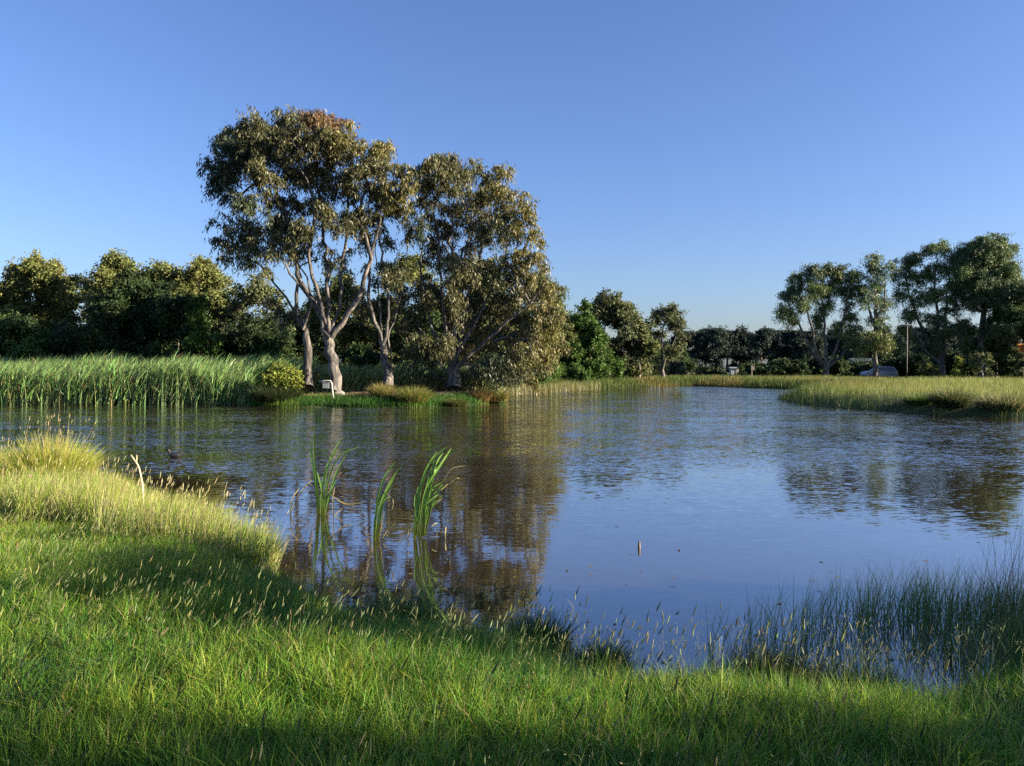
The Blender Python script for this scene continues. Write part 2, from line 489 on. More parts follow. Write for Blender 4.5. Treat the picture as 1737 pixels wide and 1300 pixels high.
parts.append(spikes(b, RNG.uniform(0.35, 0.72, n), winddir(n, 0.7), RNG.uniform(0.03, 0.4, n), RNG.uniform(0.04, 0.1, n), RNG.uniform(0.008, 0.013, n),
                    jitter_col([0.30, 0.29, 0.12], n, 0.2), jitter_col([0.45, 0.41, 0.22], n, 0.2), 0.004))
J = join(parts)
tag(mesh_np('bank_grass', J[0], J[1], M_GRASS, J[2]), 'sunlit yellow green grass on the left bank', None, None, 'stuff')

# right field ----------------------------------------------------------------------
b, s = scatter(420000, (14, 95), (30, 112), lambda x, y, s: (s > -0.55) & in_view(x, y, 3) & (x > 16) & ((y < 70) | (s > 3)) & (RNG.random(len(x)) < np.clip(42 / y, 0, 1) ** 0.8 * np.where(s < 3, 1.0, 0.6)), 1.25)
n = len(b)
pn = sines(b[:, 0], b[:, 1], 0.35, 51); p2 = sines(b[:, 0], b[:, 1], 1.6, 52)
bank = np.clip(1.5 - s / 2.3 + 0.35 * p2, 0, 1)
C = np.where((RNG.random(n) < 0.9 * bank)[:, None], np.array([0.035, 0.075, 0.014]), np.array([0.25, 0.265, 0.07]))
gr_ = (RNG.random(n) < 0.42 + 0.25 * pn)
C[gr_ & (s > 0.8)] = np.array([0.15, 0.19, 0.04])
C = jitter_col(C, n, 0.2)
hg = RNG.uniform(0.3, 0.75, n) * (0.95 + 0.3 * pn + 0.15 * p2) * np.where(b[:, 1] > 85, 0.5, 1.0)
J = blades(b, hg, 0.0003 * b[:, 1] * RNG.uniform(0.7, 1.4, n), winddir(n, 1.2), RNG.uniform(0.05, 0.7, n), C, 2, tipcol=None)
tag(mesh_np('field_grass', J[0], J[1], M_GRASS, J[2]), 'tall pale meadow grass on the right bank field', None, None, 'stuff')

# far shore strip ------------------------------------------------------------------
b, s = scatter(190000, (-6, 40), (50, 112), lambda x, y, s: (s > -0.6) & (s < 26) & ((x < 29) | (y > 73)) & (x > -5 + 0.0 * y) & (RNG.random(len(x)) < np.where(s < 4, 1.0, 0.35)), 1.0)
n = len(b)
pn = sines(b[:, 0], b[:, 1], 0.3, 61)
C = np.where((pn > 0.15)[:, None], np.array([0.20, 0.17, 0.05]), np.array([0.09, 0.125, 0.025]))
C[RNG.random(n) < 0.25] = np.array([0.06, 0.10, 0.02])
C = jitter_col(C, n, 0.22)
J = blades(b, RNG.uniform(0.3, 0.75, n), 0.0005 * b[:, 1] * RNG.uniform(0.7, 1.4, n), winddir(n, 1), RNG.uniform(0.05, 0.5, n), C, 2)
tag(mesh_np('shore_grass', J[0], J[1], M_GRASS, J[2]), 'rough golden green grass along the far shore', None, None, 'stuff')

# island turf ----------------------------------------------------------------------
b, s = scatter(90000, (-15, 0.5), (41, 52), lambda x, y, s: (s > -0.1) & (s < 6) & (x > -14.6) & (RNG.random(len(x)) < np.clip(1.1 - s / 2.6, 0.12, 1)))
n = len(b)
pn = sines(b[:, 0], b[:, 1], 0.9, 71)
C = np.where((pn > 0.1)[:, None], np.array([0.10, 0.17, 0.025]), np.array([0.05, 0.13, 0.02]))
C[(s > 1.6) & (RNG.random(n) < 0.7)] = np.array([0.42, 0.33, 0.16])  # pale straw, brightened in colour in place of sun the gums block
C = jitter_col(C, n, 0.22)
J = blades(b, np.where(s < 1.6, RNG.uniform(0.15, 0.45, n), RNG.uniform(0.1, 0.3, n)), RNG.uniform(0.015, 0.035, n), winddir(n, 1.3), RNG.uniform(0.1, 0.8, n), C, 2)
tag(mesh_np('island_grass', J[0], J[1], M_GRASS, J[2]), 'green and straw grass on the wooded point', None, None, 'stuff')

# dead bark and twigs under the gums
n = 2600
x = RNG.uniform(-9.5, -1.2, n); y = RNG.uniform(42.6, 47.5, n); k = pond_sd(x, y) > 0.9; x, y = x[k], y[k]; n = len(x)
b = np.column_stack([x, y, ground(x, y) + RNG.uniform(0.01, 0.22, n)])
J = blades(b, RNG.uniform(0.05, 0.2, n), RNG.uniform(0.03, 0.07, n), RNG.uniform(0, 6.28, n), RNG.uniform(2, 7, n) * 1.0, jitter_col([0.36, 0.25, 0.16], n, 0.3), 2, 1.0)
J = (J[0], J[1], J[2])
V = J[0].copy(); V[:, 2] = np.maximum(V[:, 2], np.repeat(b[:, 2], 6) - 0.02)
tag(mesh_np('bark_litter', V, J[1], M_GRASS, J[2]), 'fallen bark strips and twigs beneath the gum trees', None, None, 'stuff')

# reed bed at the far left ---------------------------------------------------------
x = RNG.uniform(-46, -13.6, 16500); dpt = RNG.random(16500) ** 1.2 * 9.0
y = np.interp(x, [-48, -38, -29, -21, -15.5, -13], [47, 44.4, 43.6, 43.5, 43.3, 44.0]) - 0.3 + dpt
k = (pond_sd(x, y) > -0.6) & ~((x > -15) & (y < 44.2)); x, y, dpt = x[k], y[k], dpt[k]
n0 = len(x); base = np.column_stack([x, y, np.maximum(ground(x, y), -0.1)])
hh = (2.1 + 0.35 * sines(x, y, 0.5, 81) + 0.25 * sines(x, y, 2.2, 82)) * RNG.uniform(0.7, 1.18, n0)
parts = []
for r in range(5):   # each stem carries leaves that stream to the right
    f = RNG.uniform(0.0, 0.75, n0) if r else np.zeros(n0)
    bb = base + np.column_stack([0.05 * RNG.standard_normal(n0) + 0.2 * f * hh * 0.3, 0.05 * RNG.standard_normal(n0), f * hh])
    lf = np.where(f > 0, np.clip(hh * (1.05 - f), 0.3, 1.1), hh)
    ln = RNG.uniform(0.35, 1.0, n0) if r else RNG.uniform(0.05, 0.25, n0)
    c = jitter_col([0.18, 0.29, 0.095], n0, 0.35)
    dr = RNG.random(n0) < np.clip(0.2 - f * 0.4, 0.02, 1); c[dr] = jitter_col([0.30, 0.26, 0.11], int(dr.sum()), 0.2)
    parts.append(blades(bb, lf, RNG.uniform(0.035, 0.075, n0) if r else np.full(n0, 0.03), WIND + (0.8 if r else 1.2) * RNG.standard_normal(n0), ln, c, 3 if r else 2))
J = join(parts)
tag(mesh_np('reeds', J[0], J[1], M_REED, J[2]), 'tall green reed bed along the far left shore', None, None, 'stuff')
# reeds behind the point
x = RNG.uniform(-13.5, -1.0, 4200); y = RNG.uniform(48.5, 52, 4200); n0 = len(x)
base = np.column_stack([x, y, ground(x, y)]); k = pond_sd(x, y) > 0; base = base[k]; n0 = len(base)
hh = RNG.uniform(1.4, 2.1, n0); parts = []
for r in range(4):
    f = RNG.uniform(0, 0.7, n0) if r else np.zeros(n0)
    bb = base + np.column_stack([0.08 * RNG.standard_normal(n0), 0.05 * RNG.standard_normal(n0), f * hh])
    parts.append(blades(bb, np.where(f > 0, 0.8, hh), RNG.uniform(0.03, 0.055, n0), winddir(n0, 0.7), RNG.uniform(0.2, 0.9, n0), jitter_col([0.2, 0.29, 0.1] if r else [0.4, 0.36, 0.18], n0, 0.25), 3))  # reed colours lifted to offset the gum shadow, light put into the colour
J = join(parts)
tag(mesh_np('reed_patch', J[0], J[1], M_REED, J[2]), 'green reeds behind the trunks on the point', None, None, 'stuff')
# pale sedge fringe right of the point
x = RNG.uniform(-2.5, 9, 9000); y = RNG.uniform(54, 80, 9000); k = np.abs(pond_sd(x, y) + 0.3) < 0.9; x, y = x[k], y[k]; n0 = len(x)
J = blades(np.column_stack([x, y, np.full(n0, -0.05)]), RNG.uniform(0.5, 0.95, n0), RNG.uniform(0.02, 0.04, n0), winddir(n0, 1.2), RNG.uniform(0.02, 0.2, n0), jitter_col([0.22, 0.21, 0.09], n0, 0.2), 2)
tag(mesh_np('sedge', J[0], J[1], M_REED, J[2]), 'pale sedge fringe in shallow water beside the point', None, None, 'stuff')

# leaves and bits afloat near the bank
n = 420
x = RNG.uniform(-3.2, 5.0, n); y = RNG.uniform(4.8, 12.5, n); s_ = pond_sd(x, y); k = (s_ < -0.1) & (RNG.random(n) < np.exp(s_ / 1.6) + 0.06); x, y = x[k], y[k]; n = len(x)
a = RNG.uniform(0, 6.28, n); l_ = RNG.uniform(0.02, 0.07, n); w_ = RNG.uniform(0.006, 0.016, n)
c = np.column_stack([x, y, np.full(n, 0.004)]); d = np.column_stack([np.cos(a), np.sin(a), 0 * a]); q = np.column_stack([-np.sin(a), np.cos(a), 0 * a])
V = np.stack([c - d * l_[:, None], c + q * w_[:, None], c + d * l_[:, None] + [0, 0, 0.004], c - q * w_[:, None]], 1).reshape(-1, 3)
tag(mesh_np('floating_leaves', V, np.arange(4 * n).reshape(n, 4), M_GRASS, np.repeat(jitter_col([0.22, 0.17, 0.08], n, 0.35), 4, 0)), 'dead leaves and bits afloat near the bank', None, None, 'stuff')

# ------------------------------------------------------------------ tufts, clumps as things


def tuft(name, x, y, z, n, rad_, hgt, width, lean, cols, label, cat, group, mat=M_GRASS, seg=3, dirspread=None, spread_out=True, heads=0):
    r = rad_ * np.sqrt(RNG.random(n)); a = RNG.uniform(0, 6.28, n)
    base = np.column_stack([x + r * np.cos(a), y + r * np.sin(a), np.full(n, z)])
    if spread_out:
        ld = a + 0.5 * RNG.standard_normal(n)
        ln = lean * (0.25 + r / rad_) * RNG.uniform(0.5, 1.3, n)
    else:
        ld = WIND + (dirspread or 0.8) * RNG.standard_normal(n); ln = lean * RNG.uniform(0.2, 1.4, n)
    cc = np.array(cols)[RNG.integers(0, len(cols), n)]
    hv = hgt * RNG.uniform(0.55, 1.1, n) * (1 - 0.3 * (r / rad_) ** 2)
    J = blades(base, hv, width * RNG.uniform(0.7, 1.3, n), ld, ln, jitter_col(cc, n, 0.2), seg)
    if heads:
        k = RNG.integers(0, n, heads)
        h2 = spikes(base[k], hgt * RNG.uniform(0.95, 1.3, heads), WIND + 0.6 * RNG.standard_normal(heads), RNG.uniform(0.05, 0.4, heads), RNG.uniform(0.045, 0.08, heads), np.full(heads, width * 1.1),
                    jitter_col(cols[-1], heads, 0.2), jitter_col([0.42, 0.37, 0.2], heads, 0.2), width * 0.6)
        J = join([J, h2])
    o = mesh_np(name, J[0], J[1], mat, J[2], origin=(x, y, z))
    return tag(o, label, cat, group)


def tuft_px(px, py, zg, *a, **k):
    q = XY(px, py, zg)
    return q


TG = 'grass tussocks on the banks'
yl = [(0.34, 0.36, 0.05), (0.25, 0.33, 0.045), (0.42, 0.37, 0.13)]
tuft('grass_tussock', -6.75, 11.1, gz(-6.75, 11.1), 4200, 0.42, 0.9, 0.011, 0.5, yl, 'big fountain shaped yellow tussock on the sunny left bank', 'tussock', TG, heads=36)
tuft('grass_tussock', -7.75, 10.9, gz(-7.75, 10.9), 500, 0.25, 0.62, 0.009, 0.9, [(0.3, 0.25, 0.1), (0.2, 0.2, 0.06)], 'loose arching dry tussock left of the big yellow tussock', 'tussock', TG, heads=14)
tuft('grass_tussock', -2.85, 7.75, gz(-2.85, 7.75), 1800, 0.33, 0.46, 0.007, 0.7, [(0.06, 0.13, 0.025), (0.09, 0.16, 0.03)], 'round green tussock at the water end of the left bank', 'tussock', TG)
tuft('grass_tussock', 0.18, 6.05, gz(0.18, 6.05), 1500, 0.24, 0.4, 0.006, 0.5, [(0.045, 0.10, 0.022), (0.08, 0.14, 0.03)], 'dark upright tussock at the water edge, centre of the near bank', 'tussock', TG, heads=16)
tuft('grass_tussock', 0.66, 5.55, gz(0.66, 5.55), 1100, 0.17, 0.3, 0.006, 0.7, [(0.08, 0.14, 0.028), (0.16, 0.19, 0.04)], 'small sunlit tussock on the near water edge with a dark hollow', 'tussock', TG, heads=8)
tuft('grass_tussock', 1.74, 5.0, gz(1.74, 5.0), 1600, 0.26, 0.4, 0.007, 0.6, [(0.05, 0.11, 0.022), (0.09, 0.13, 0.03), (0.26, 0.17, 0.06)], 'rust tipped dark tussock beside the white leaning stake', 'tussock', TG)
tuft('grass_tussock', 2.25, 4.8, gz(2.25, 4.8), 1200, 0.22, 0.36, 0.007, 0.6, [(0.045, 0.10, 0.022), (0.07, 0.13, 0.03)], 'dark green tussock beside the small inlet', 'tussock', TG)
tuft('grass_tussock', -0.95, 6.35, gz(-0.95, 6.35), 1200, 0.3, 0.38, 0.006, 0.5, [(0.06, 0.12, 0.03), (0.09, 0.16, 0.035)], 'feathery green tussock below the dark tree reflection', 'tussock', TG, heads=26)
for (px, Y, r, hh, cols, lab) in (
        (700, 42.3, 0.85, 1.0, [(0.16, 0.19, 0.04), (0.26, 0.2, 0.06), (0.10, 0.16, 0.03)], 'rusty golden tussock at the water edge of the wooded point'),
        (770, 43.0, 0.7, 0.45, [(0.05, 0.08, 0.02), (0.12, 0.12, 0.03)], 'low dark tussock overhanging the water below the many stemmed gum'),
        (835, 46.4, 0.9, 0.8, [(0.13, 0.19, 0.03), (0.28, 0.2, 0.07)], 'bright green tussock at the right tip of the wooded point'),
        (815, 45.4, 0.5, 0.8, [(0.26, 0.17, 0.06), (0.2, 0.16, 0.06)], 'rusty brown tussock just left of the point tip'),
        (648, 43.0, 0.45, 1.0, [(0.2, 0.21, 0.05), (0.3, 0.24, 0.1)], 'thin golden tussock in front of the forked gum'),
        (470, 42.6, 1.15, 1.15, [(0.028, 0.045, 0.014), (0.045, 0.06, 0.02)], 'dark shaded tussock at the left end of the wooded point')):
    x = (px - CX) / K * Y
    tuft('grass_tussock', x, Y, max(gz(x, Y), 0.0), 1500, r, hh, 0.03, 0.7, cols, lab, 'tussock', TG, seg=2)
for (px, Y, r, hh, cols, lab) in (
        (1612, 35.4, 0.65, 1.05, [(0.045, 0.08, 0.02), (0.07, 0.10, 0.03), (0.2, 0.18, 0.08)], 'dark bushy sedge mound at the foot of the right field bank'),
        (1560, 37.0, 0.6, 0.5, [(0.08, 0.13, 0.025), (0.1, 0.16, 0.03)], 'low green sedge at the waterline left of the dark mound'),
        (1700, 33.4, 0.9, 0.8, [(0.05, 0.085, 0.02), (0.26, 0.23, 0.11)], 'sedge with pale broken stalks at the right end of the field bank')):
    x = (px - CX) / K * Y
    tuft('sedge_mound', x, Y, max(gz(x, Y), 0.0), 1400, r, hh, 0.028, 0.8, cols, lab, 'sedge', 'sedges along the right field bank', seg=2)

# rushes standing in the near right shallows
RC = [(0.10, 0.19, 0.045), (0.13, 0.24, 0.055), (0.16, 0.27, 0.06), (0.25, 0.24, 0.09)]
RG = 'rush clumps in the near right shallows'
for (px, py, n_, r, hh, lab) in (
        (1250, 1120, 70, 0.26, 0.56, 'sparse open rush clump beside the white leaning stake'),
        (1335, 1095, 150, 0.34, 0.62, 'thin rush clump above the rust tipped tussock'),
        (1430, 1065, 240, 0.36, 0.62, 'rush clump with ragged top, third from the left of the rush bed'),
        (1530, 1055, 380, 0.38, 0.64, 'dense dark rush clump above the small inlet of open water'),
        (1620, 1050, 400, 0.40, 0.62, 'dense dark rush clump in the middle right of the rush bed'),
        (1705, 1065, 460, 0.42, 0.64, 'dense rush clump at the right edge of the photo'),
        (1690, 1130, 420, 0.38, 0.6, 'leafy rush clump on the right shore below the dense clumps'),
        (1800, 1090, 600, 0.45, 0.75, 'outermost rush clump at the right end of the rush bed'),
        (1450, 1135, 130, 0.3, 0.42, 'short rush clump between the dark tussocks and the open water'),
        (1590, 1125, 130, 0.28, 0.45, 'thin short rush clump right of the small inlet')):
    q = XY(px, py, 0)
    tuft('rush_clump', q[0], q[1], -0.05, n_, r, hh, 0.0048, 0.42, RC, lab, 'rush', RG, mat=M_REED, spread_out=False, dirspread=1.3)
# long dark stalks leaning in at the left foreground
q = XY(40, 1215, 0.42)
tuft('rush_clump', q[0] - 0.45, q[1], 0.4, 170, 0.55, 0.62, 0.005, 1.1, [(0.03, 0.06, 0.02), (0.05, 0.09, 0.03)], 'dark rush stalks leaning right over the shaded grass at lower left', 'rush', 'rush stalks leaning over the grass', mat=M_REED, spread_out=False, dirspread=0.35)
# tall seeding sedge at the right frame edge
tuft('seeding_sedge', 4.05, 6.1, 0.0, 60, 0.3, 1.05, 0.006, 0.35, [(0.12, 0.12, 0.05), (0.2, 0.17, 0.08)], 'tall brown seeding sedge behind the rushes at right edge', 'sedge', None, mat=M_REED, heads=34)

# cattail clumps in the open water ---------------------------------------------------


def ribbon(pts, w, col, twist=0.3):
    """a strap leaf through px points: list of (px,py,Y)"""
    q = np.array([P(*t) for t in pts])
    m_ = 14
    t = np.linspace(0, len(q) - 1, m_)
    i = np.clip(t.astype(int), 0, len(q) - 2); f = (t - i)[:, None]
    p0 = q[np.maximum(i - 1, 0)]; p1 = q[i]; p2 = q[i + 1]; p3 = q[np.minimum(i + 2, len(q) - 1)]
    c = 0.5 * ((2 * p1) + (-p0 + p2) * f + (2 * p0 - 5 * p1 + 4 * p2 - p3) * f ** 2 + (-p0 + 3 * p1 - 3 * p2 + p3) * f ** 3)
    u = np.linspace(0, 1, m_)
    ww = w * np.clip(np.minimum(0.75 + u, 1.0) * (1 - u ** 7 * 0.95), 0.04, 1) * 0.5
    a = 0.2 + twist * u
    tg = np.gradient(c, axis=0); tg /= np.linalg.norm(tg, axis=1)[:, None]
    fwd = np.stack([np.sin(a), np.cos(a), 0 * a], -1)
    side = np.cross(tg, fwd); side /= np.linalg.norm(side, axis=1)[:, None]
    back = np.cross(side, tg)
    V = np.stack([c - side * ww[:, None], c + back * ww[:, None] * 0.35, c + side * ww[:, None]], 1).reshape(-1, 3)
    F = []
    for k in range(m_ - 1):
        for s_ in (0, 1):
            F.append((3 * k + s_, 3 * k + s_ + 1, 3 * k + s_ + 4, 3 * k + s_ + 3))
    C = np.tile(col, (len(V), 1)) * (0.85 + 0.3 * random.random())
    yb = np.clip(1 - u * 4, 0, 1).repeat(3)[:, None]
    C = C * (1 - yb) + np.array([0.3, 0.32, 0.04]) * yb
    return V, np.array(F), C


def cattail(label, base, leaves, dead, Y):
    g_ = (0.16, 0.31, 0.055)
    d_ = (0.42, 0.35, 0.17)
    r = root('cattail_clump', P(base[0], base[1], Y), label, 'cattail', 'cattail clumps standing in the open water')
    r.location.z = 0
    for nm, ls, c, w in (('green_leaves', leaves, g_, 0.026), ('dead_leaves', dead, d_, 0.017)):
        J = join([ribbon([(a, b_, Y + random.uniform(-.06, .06)) for a, b_ in l], w * random.uniform(0.85, 1.15), c, random.uniform(-.8, .8)) for l in ls])
        mesh_np(nm, J[0], J[1], M_REED, J[2], parent=r)
    return r


cattail('cattail clump with widest spreading leaves and drooping dead ones, left of the three', (543, 872), [
    [(541, 880), (537, 820), (533, 770), (534, 722)], [(539, 880), (534, 815), (529, 780), (527, 742)],
    [(546, 880), (548, 815), (560, 780), (580, 742)], [(550, 880), (556, 820), (575, 775), (612, 757)],
    [(545, 880), (546, 830), (556, 790), (573, 762)], [(543, 880), (540, 840), (536, 805), (533, 780)], [(548, 880), (552, 840), (553, 805), (566, 782)], [(544, 880), (549, 850), (545, 826), (538, 800)], [(551, 880), (560, 838), (572, 800), (590, 768)], [(547, 880), (553, 850), (562, 832), (570, 815)]],
    [[(489, 890), (497, 860), (515, 830), (532, 812)], [(492, 888), (495, 850), (508, 828)], [(498, 865), (503, 880), (510, 887)], [(555, 833), (570, 845), (588, 855), (620, 852)],
     [(566, 882), (565, 850), (568, 826)], [(558, 886), (570, 872), (582, 862)], [(548, 840), (535, 826), (524, 822)]], XY(545, 874, 0)[1])
cattail('slim cattail clump with few upright leaves, middle of the three', (637, 915), [
    [(636, 918), (640, 850), (655, 805), (672, 782)], [(638, 918), (645, 860), (664, 815), (686, 785)], [(635, 918), (638, 870), (650, 815), (662, 795)],
    [(640, 918), (650, 850), (660, 830), (673, 800)], [(637, 918), (642, 880), (652, 850), (664, 842)], [(634, 918), (636, 885), (642, 855), (650, 838)]],
    [[(643, 918), (648, 885), (652, 867)], [(650, 912), (660, 898), (671, 886)], [(664, 866), (667, 855), (666, 846)], [(641, 916), (646, 888), (649, 900)]], XY(637, 916, 0)[1])
cattail('bushy cattail clump with dense leaves bent to the right, right of the three', (710, 910), [
    [(702, 914), (708, 850), (722, 800), (742, 765)], [(704, 914), (712, 840), (730, 785), (760, 757)], [(716, 912), (722, 850), (736, 800), (775, 760)],
    [(718, 910), (722, 870), (735, 830), (752, 818)], [(706, 912), (712, 850), (716, 815), (735, 778)], [(712, 912), (720, 840), (744, 795), (766, 760)],
    [(722, 908), (728, 850), (740, 790), (752, 768)], [(720, 910), (734, 850), (744, 830), (752, 822)], [(703, 914), (713, 870), (730, 850), (745, 838)], [(710, 912), (716, 862), (728, 812), (741, 768)], [(720, 910), (728, 872), (742, 848), (752, 840)], [(704, 914), (706, 880), (704, 850), (710, 825)], [(722, 908), (726, 850), (734, 810), (741, 796)]],
    [[(724, 896), (730, 870), (738, 855), (752, 845)], [(748, 832), (762, 820), (774, 812), (781, 812)], [(752, 818), (765, 796), (790, 790)], [(690, 918), (694, 905), (693, 898)], [(733, 893), (738, 889), (742, 888)],
     [(700, 922), (712, 919), (720, 918)], [(741, 925), (742, 905), (741, 893)], [(757, 920), (756, 905), (757, 893)]], XY(706, 913, 0)[1])

# ------------------------------------------------------------------ trees


def tube(path, rads, sides):
    path = np.asarray(path, float); n = len(path)
    t = np.gradient(path, axis=0); t /= np.maximum(np.linalg.norm(t, axis=1), 1e-9)[:, None]
    ref = np.array([0.05, 1.0, 0.08]) if abs(t[:, 1]).mean() < 0.8 else np.array([1.0, 0, 0.1])
    a = np.cross(t, ref); a /= np.maximum(np.linalg.norm(a, axis=1), 1e-9)[:, None]
    b = np.cross(t, a)
    th = np.arange(sides) / sides * 2 * np.pi
    V = path[:, None] + (a[:, None] * np.cos(th)[None, :, None] + b[:, None] * np.sin(th)[None, :, None]) * np.asarray(rads)[:, None, None]
    i = np.arange(n - 1)[:, None] * sides; j = np.arange(sides)[None]; jn = (j + 1) % sides
    F = np.stack([i + j, i + jn, i + sides + jn, i + sides + j], -1).reshape(-1, 4)
    return V.reshape(-1, 3), F


def catmull(q, step):
    q = np.asarray(q, float); out = []
    for i in range(len(q) - 1):
        p0 = q[max(i - 1, 0)]; p1 = q[i]; p2 = q[i + 1]; p3 = q[min(i + 2, len(q) - 1)]
        k = max(2, int(np.linalg.norm(p2 - p1) / step))
        for f in np.arange(k) / k:
            out.append(0.5 * ((2 * p1) + (-p0 + p2) * f + (2 * p0 - 5 * p1 + 4 * p2 - p3) * f ** 2 + (-p0 + 3 * p1 - 3 * p2 + p3) * f ** 3))
    out.append(q[-1])
    return np.array(out)


def leaf_cloud(cent, colr, nl, sig, ln, wd, droop, jit=0.22):
    """leaf-sized rhombs scattered about cluster centres"""
    kt = 7
    n = len(cent) * nl
    td = RNG.standard_normal((len(cent), kt, 3)); td[:, :, 2] = td[:, :, 2] * 0.7 + 0.15 - 0.5 * droop
    td /= np.linalg.norm(td, axis=2)[:, :, None]
    td *= (sig * RNG.uniform(0.9, 2.0, (len(cent), kt)))[:, :, None]
    ci = np.repeat(np.arange(len(cent)), nl); tw = RNG.integers(0, kt, n)
    t = RNG.random(n)[:, None] ** 0.8
    off = td[ci, tw] * t + np.clip(RNG.standard_normal((n, 3)), -1.7, 1.7) * sig * (0.16 + 0.16 * t)
    off[:, 2] -= (droop * sig * 0.9 * t ** 2)[:, 0]
    c = cent[ci] + off
    d = RNG.standard_normal((n, 3)); d[:, 2] = d[:, 2] * (1 - 0.5 * droop) - 2.2 * droop
    d /= np.linalg.norm(d, axis=1)[:, None]
    r = RNG.standard_normal((n, 3)); a = np.cross(d, r); a /= np.maximum(np.linalg.norm(a, axis=1), 1e-6)[:, None]
    l_ = (ln * RNG.uniform(0.65, 1.35, n))[:, None]; w_ = (wd * RNG.uniform(0.7, 1.3, n))[:, None]
    V = np.stack([c, c + d * l_ * 0.42 + a * w_ * 0.5, c + d * l_, c + d * l_ * 0.42 - a * w_ * 0.5], 1)
    F = np.arange(n * 4).reshape(n, 4)
    C = jitter_col(np.repeat(colr, nl, 0), n, jit)
    return V.reshape(-1, 3), F, np.repeat(C, 4, 0)


LD = 3.6


def grow_tree(name, label, cat, group, base, limbs, lobes, pal, spacing=0.9, nl=110, sig=0.42, ln=0.19, wd=0.06, droop=0.7,
              leafm=M_LEAF, barkm=M_BARK, tip=0.012, step=0.45, sides=6, shell=0.45, wob=0.08, keep=1.0):
    """limbs: [(points, r0, r1)]; lobes: [(centre, (rx,ry,rz), palette index)] all in world metres"""
    r = root(name, base, label, cat, group)
    pos, par, rad0 = [], [], []
    for pts, r0, r1 in limbs:
        c = catmull(pts, step)
        c[1:-1] += RNG.standard_normal((len(c) - 2, 3)) * wob * np.array([1, 1, 0.3]) * min(1, r0 * 3 + .3)
        pr = -1
        if pos:
            A_ = np.array(pos); pr = int(np.argmin(((A_ - c[0]) ** 2).sum(1)))
        rr = np.linspace(r0, r1, len(c))
        if pr == -1: rr = rr * (1 + 0.28 * np.exp(-np.linalg.norm(c - c[0], axis=1) / 0.45)) * (1 + 0.05 * RNG.standard_normal(len(c)))
        for k, q in enumerate(c):
            pos.append(q); par.append(pr); rad0.append(rr[k]); pr = len(pos) - 1
    nlimb = len(pos)
    cents, cols = [], []
    for c, rr, pi in lobes:
        rr = np.array(rr)
        area = (rr[0] * rr[2] + rr[0] * rr[1] + rr[1] * rr[2]) / 3 * 4
        m_ = max(4, int(3.0 * area / spacing ** 2 * keep))
        d = RNG.standard_normal((m_, 3)); d[:, 2] = np.where(RNG.random(m_) < 0.3, np.abs(d[:, 2]), d[:, 2])
        d /= np.linalg.norm(d, axis=1)[:, None]
        q = np.array(c) + d * rr * (RNG.random((m_, 1)) ** shell)
        cents.append(q); cols.append(np.tile(pal[pi], (m_, 1)) * RNG.uniform(0.72, 1.25, (m_, 1)))
    cents = np.vstack(cents); cols = np.vstack(cols)
    k = cents[:, 2] > 0.3
    cents, cols = cents[k], cols[k]
    # connect every leaf cluster to the nearest lower piece of the skeleton
    A_ = np.array(pos)
    order = np.argsort(((cents[:, None, :] - A_[None, ::3, :]) ** 2).sum(-1).min(1)) if len(cents) * len(A_) < 4e6 else np.arange(len(cents))
    cap = len(pos) + len(cents) * 14
    PA = np.zeros((cap, 3)); PA[:len(pos)] = A_; cnt = len(pos)
    paths = []
    for t in order:
        T = cents[t]
        dv = T - PA[:cnt]
        dist = np.sqrt((dv ** 2).sum(1))
        cost = dist * (1 + 0.9 * np.clip(-dv[:, 2] / np.maximum(dist, 0.01) + 0.1, 0, 2))
        j = int(np.argmin(cost)); L_ = dist[j]
        ns = int(np.clip(L_ / step, 1, 12))
        f = (np.arange(1, ns + 1) / ns)[:, None]
        mid = PA[j] + (T - PA[j]) * 0.5 + np.array([0, 0, 0.13 * L_]) + RNG.standard_normal(3) * 0.07 * L_
        seg_ = (1 - f) ** 2 * PA[j] + 2 * f * (1 - f) * mid + f ** 2 * T
        ids = []
        pj = j
        for q in seg_:
            PA[cnt] = q; par.append(pj); pj = cnt; ids.append(cnt); cnt += 1
        paths.append([j] + ids)
    tips = np.zeros(cnt)
    for pth in paths: tips[pth[-1]] += 1
    for i in range(cnt - 1, 0, -1):
        if par[i] >= 0: tips[par[i]] += tips[i]
    rp = tip * np.maximum(tips, 1) ** 0.42
    hand = np.zeros(cnt); hand[:nlimb] = rad0
    # wood
    Vs, Fs, o = [], [], 0
    i = 0
    for pts, r0, r1 in limbs:
        m_ = len(catmull(pts, step))
        V, F = tube(PA[i:i + m_], np.maximum(hand[i:i + m_], np.minimum(rp[i:i + m_], hand[i:i + m_] * 1.1)), max(sides, 9) if r0 > 0.15 else sides)
        Vs.append(V); Fs.append(F + o); o += len(V)
        e_ = PA[i + m_ - 1]; d_ = e_ - PA[i + m_ - 2]; d_ /= max(np.linalg.norm(d_), 1e-6); re_ = max(hand[i + m_ - 1], 0.01)
        V, F = tube(np.array([e_ - d_ * 0.05 * re_, e_ + d_ * re_ * 0.7, e_ + d_ * re_ * 1.3]), [re_ * 0.98, re_ * 0.7, re_ * 0.08], 9)
        Vs.append(V); Fs.append(F + o); o += len(V)
        i += m_
    for pth in paths:
        rr = rp[pth].copy(); rr[0] = rr[1]; rr[-1] = tip * 0.6
        V, F = tube(PA[pth], rr, 4 if rr[0] < 0.05 else 6)
        Vs.append(V); Fs.append(F + o); o += len(V)
    mesh_np('trunk', np.vstack(Vs), np.vstack(Fs), barkm, parent=r, smooth=True)
    V, F, C = leaf_cloud(cents, cols, int(nl * LD), sig, ln, wd, droop)
    print('LEAVES', len(F), label[:40])
    mesh_np('crown', V, F, leafm, C, parent=r)
    return r


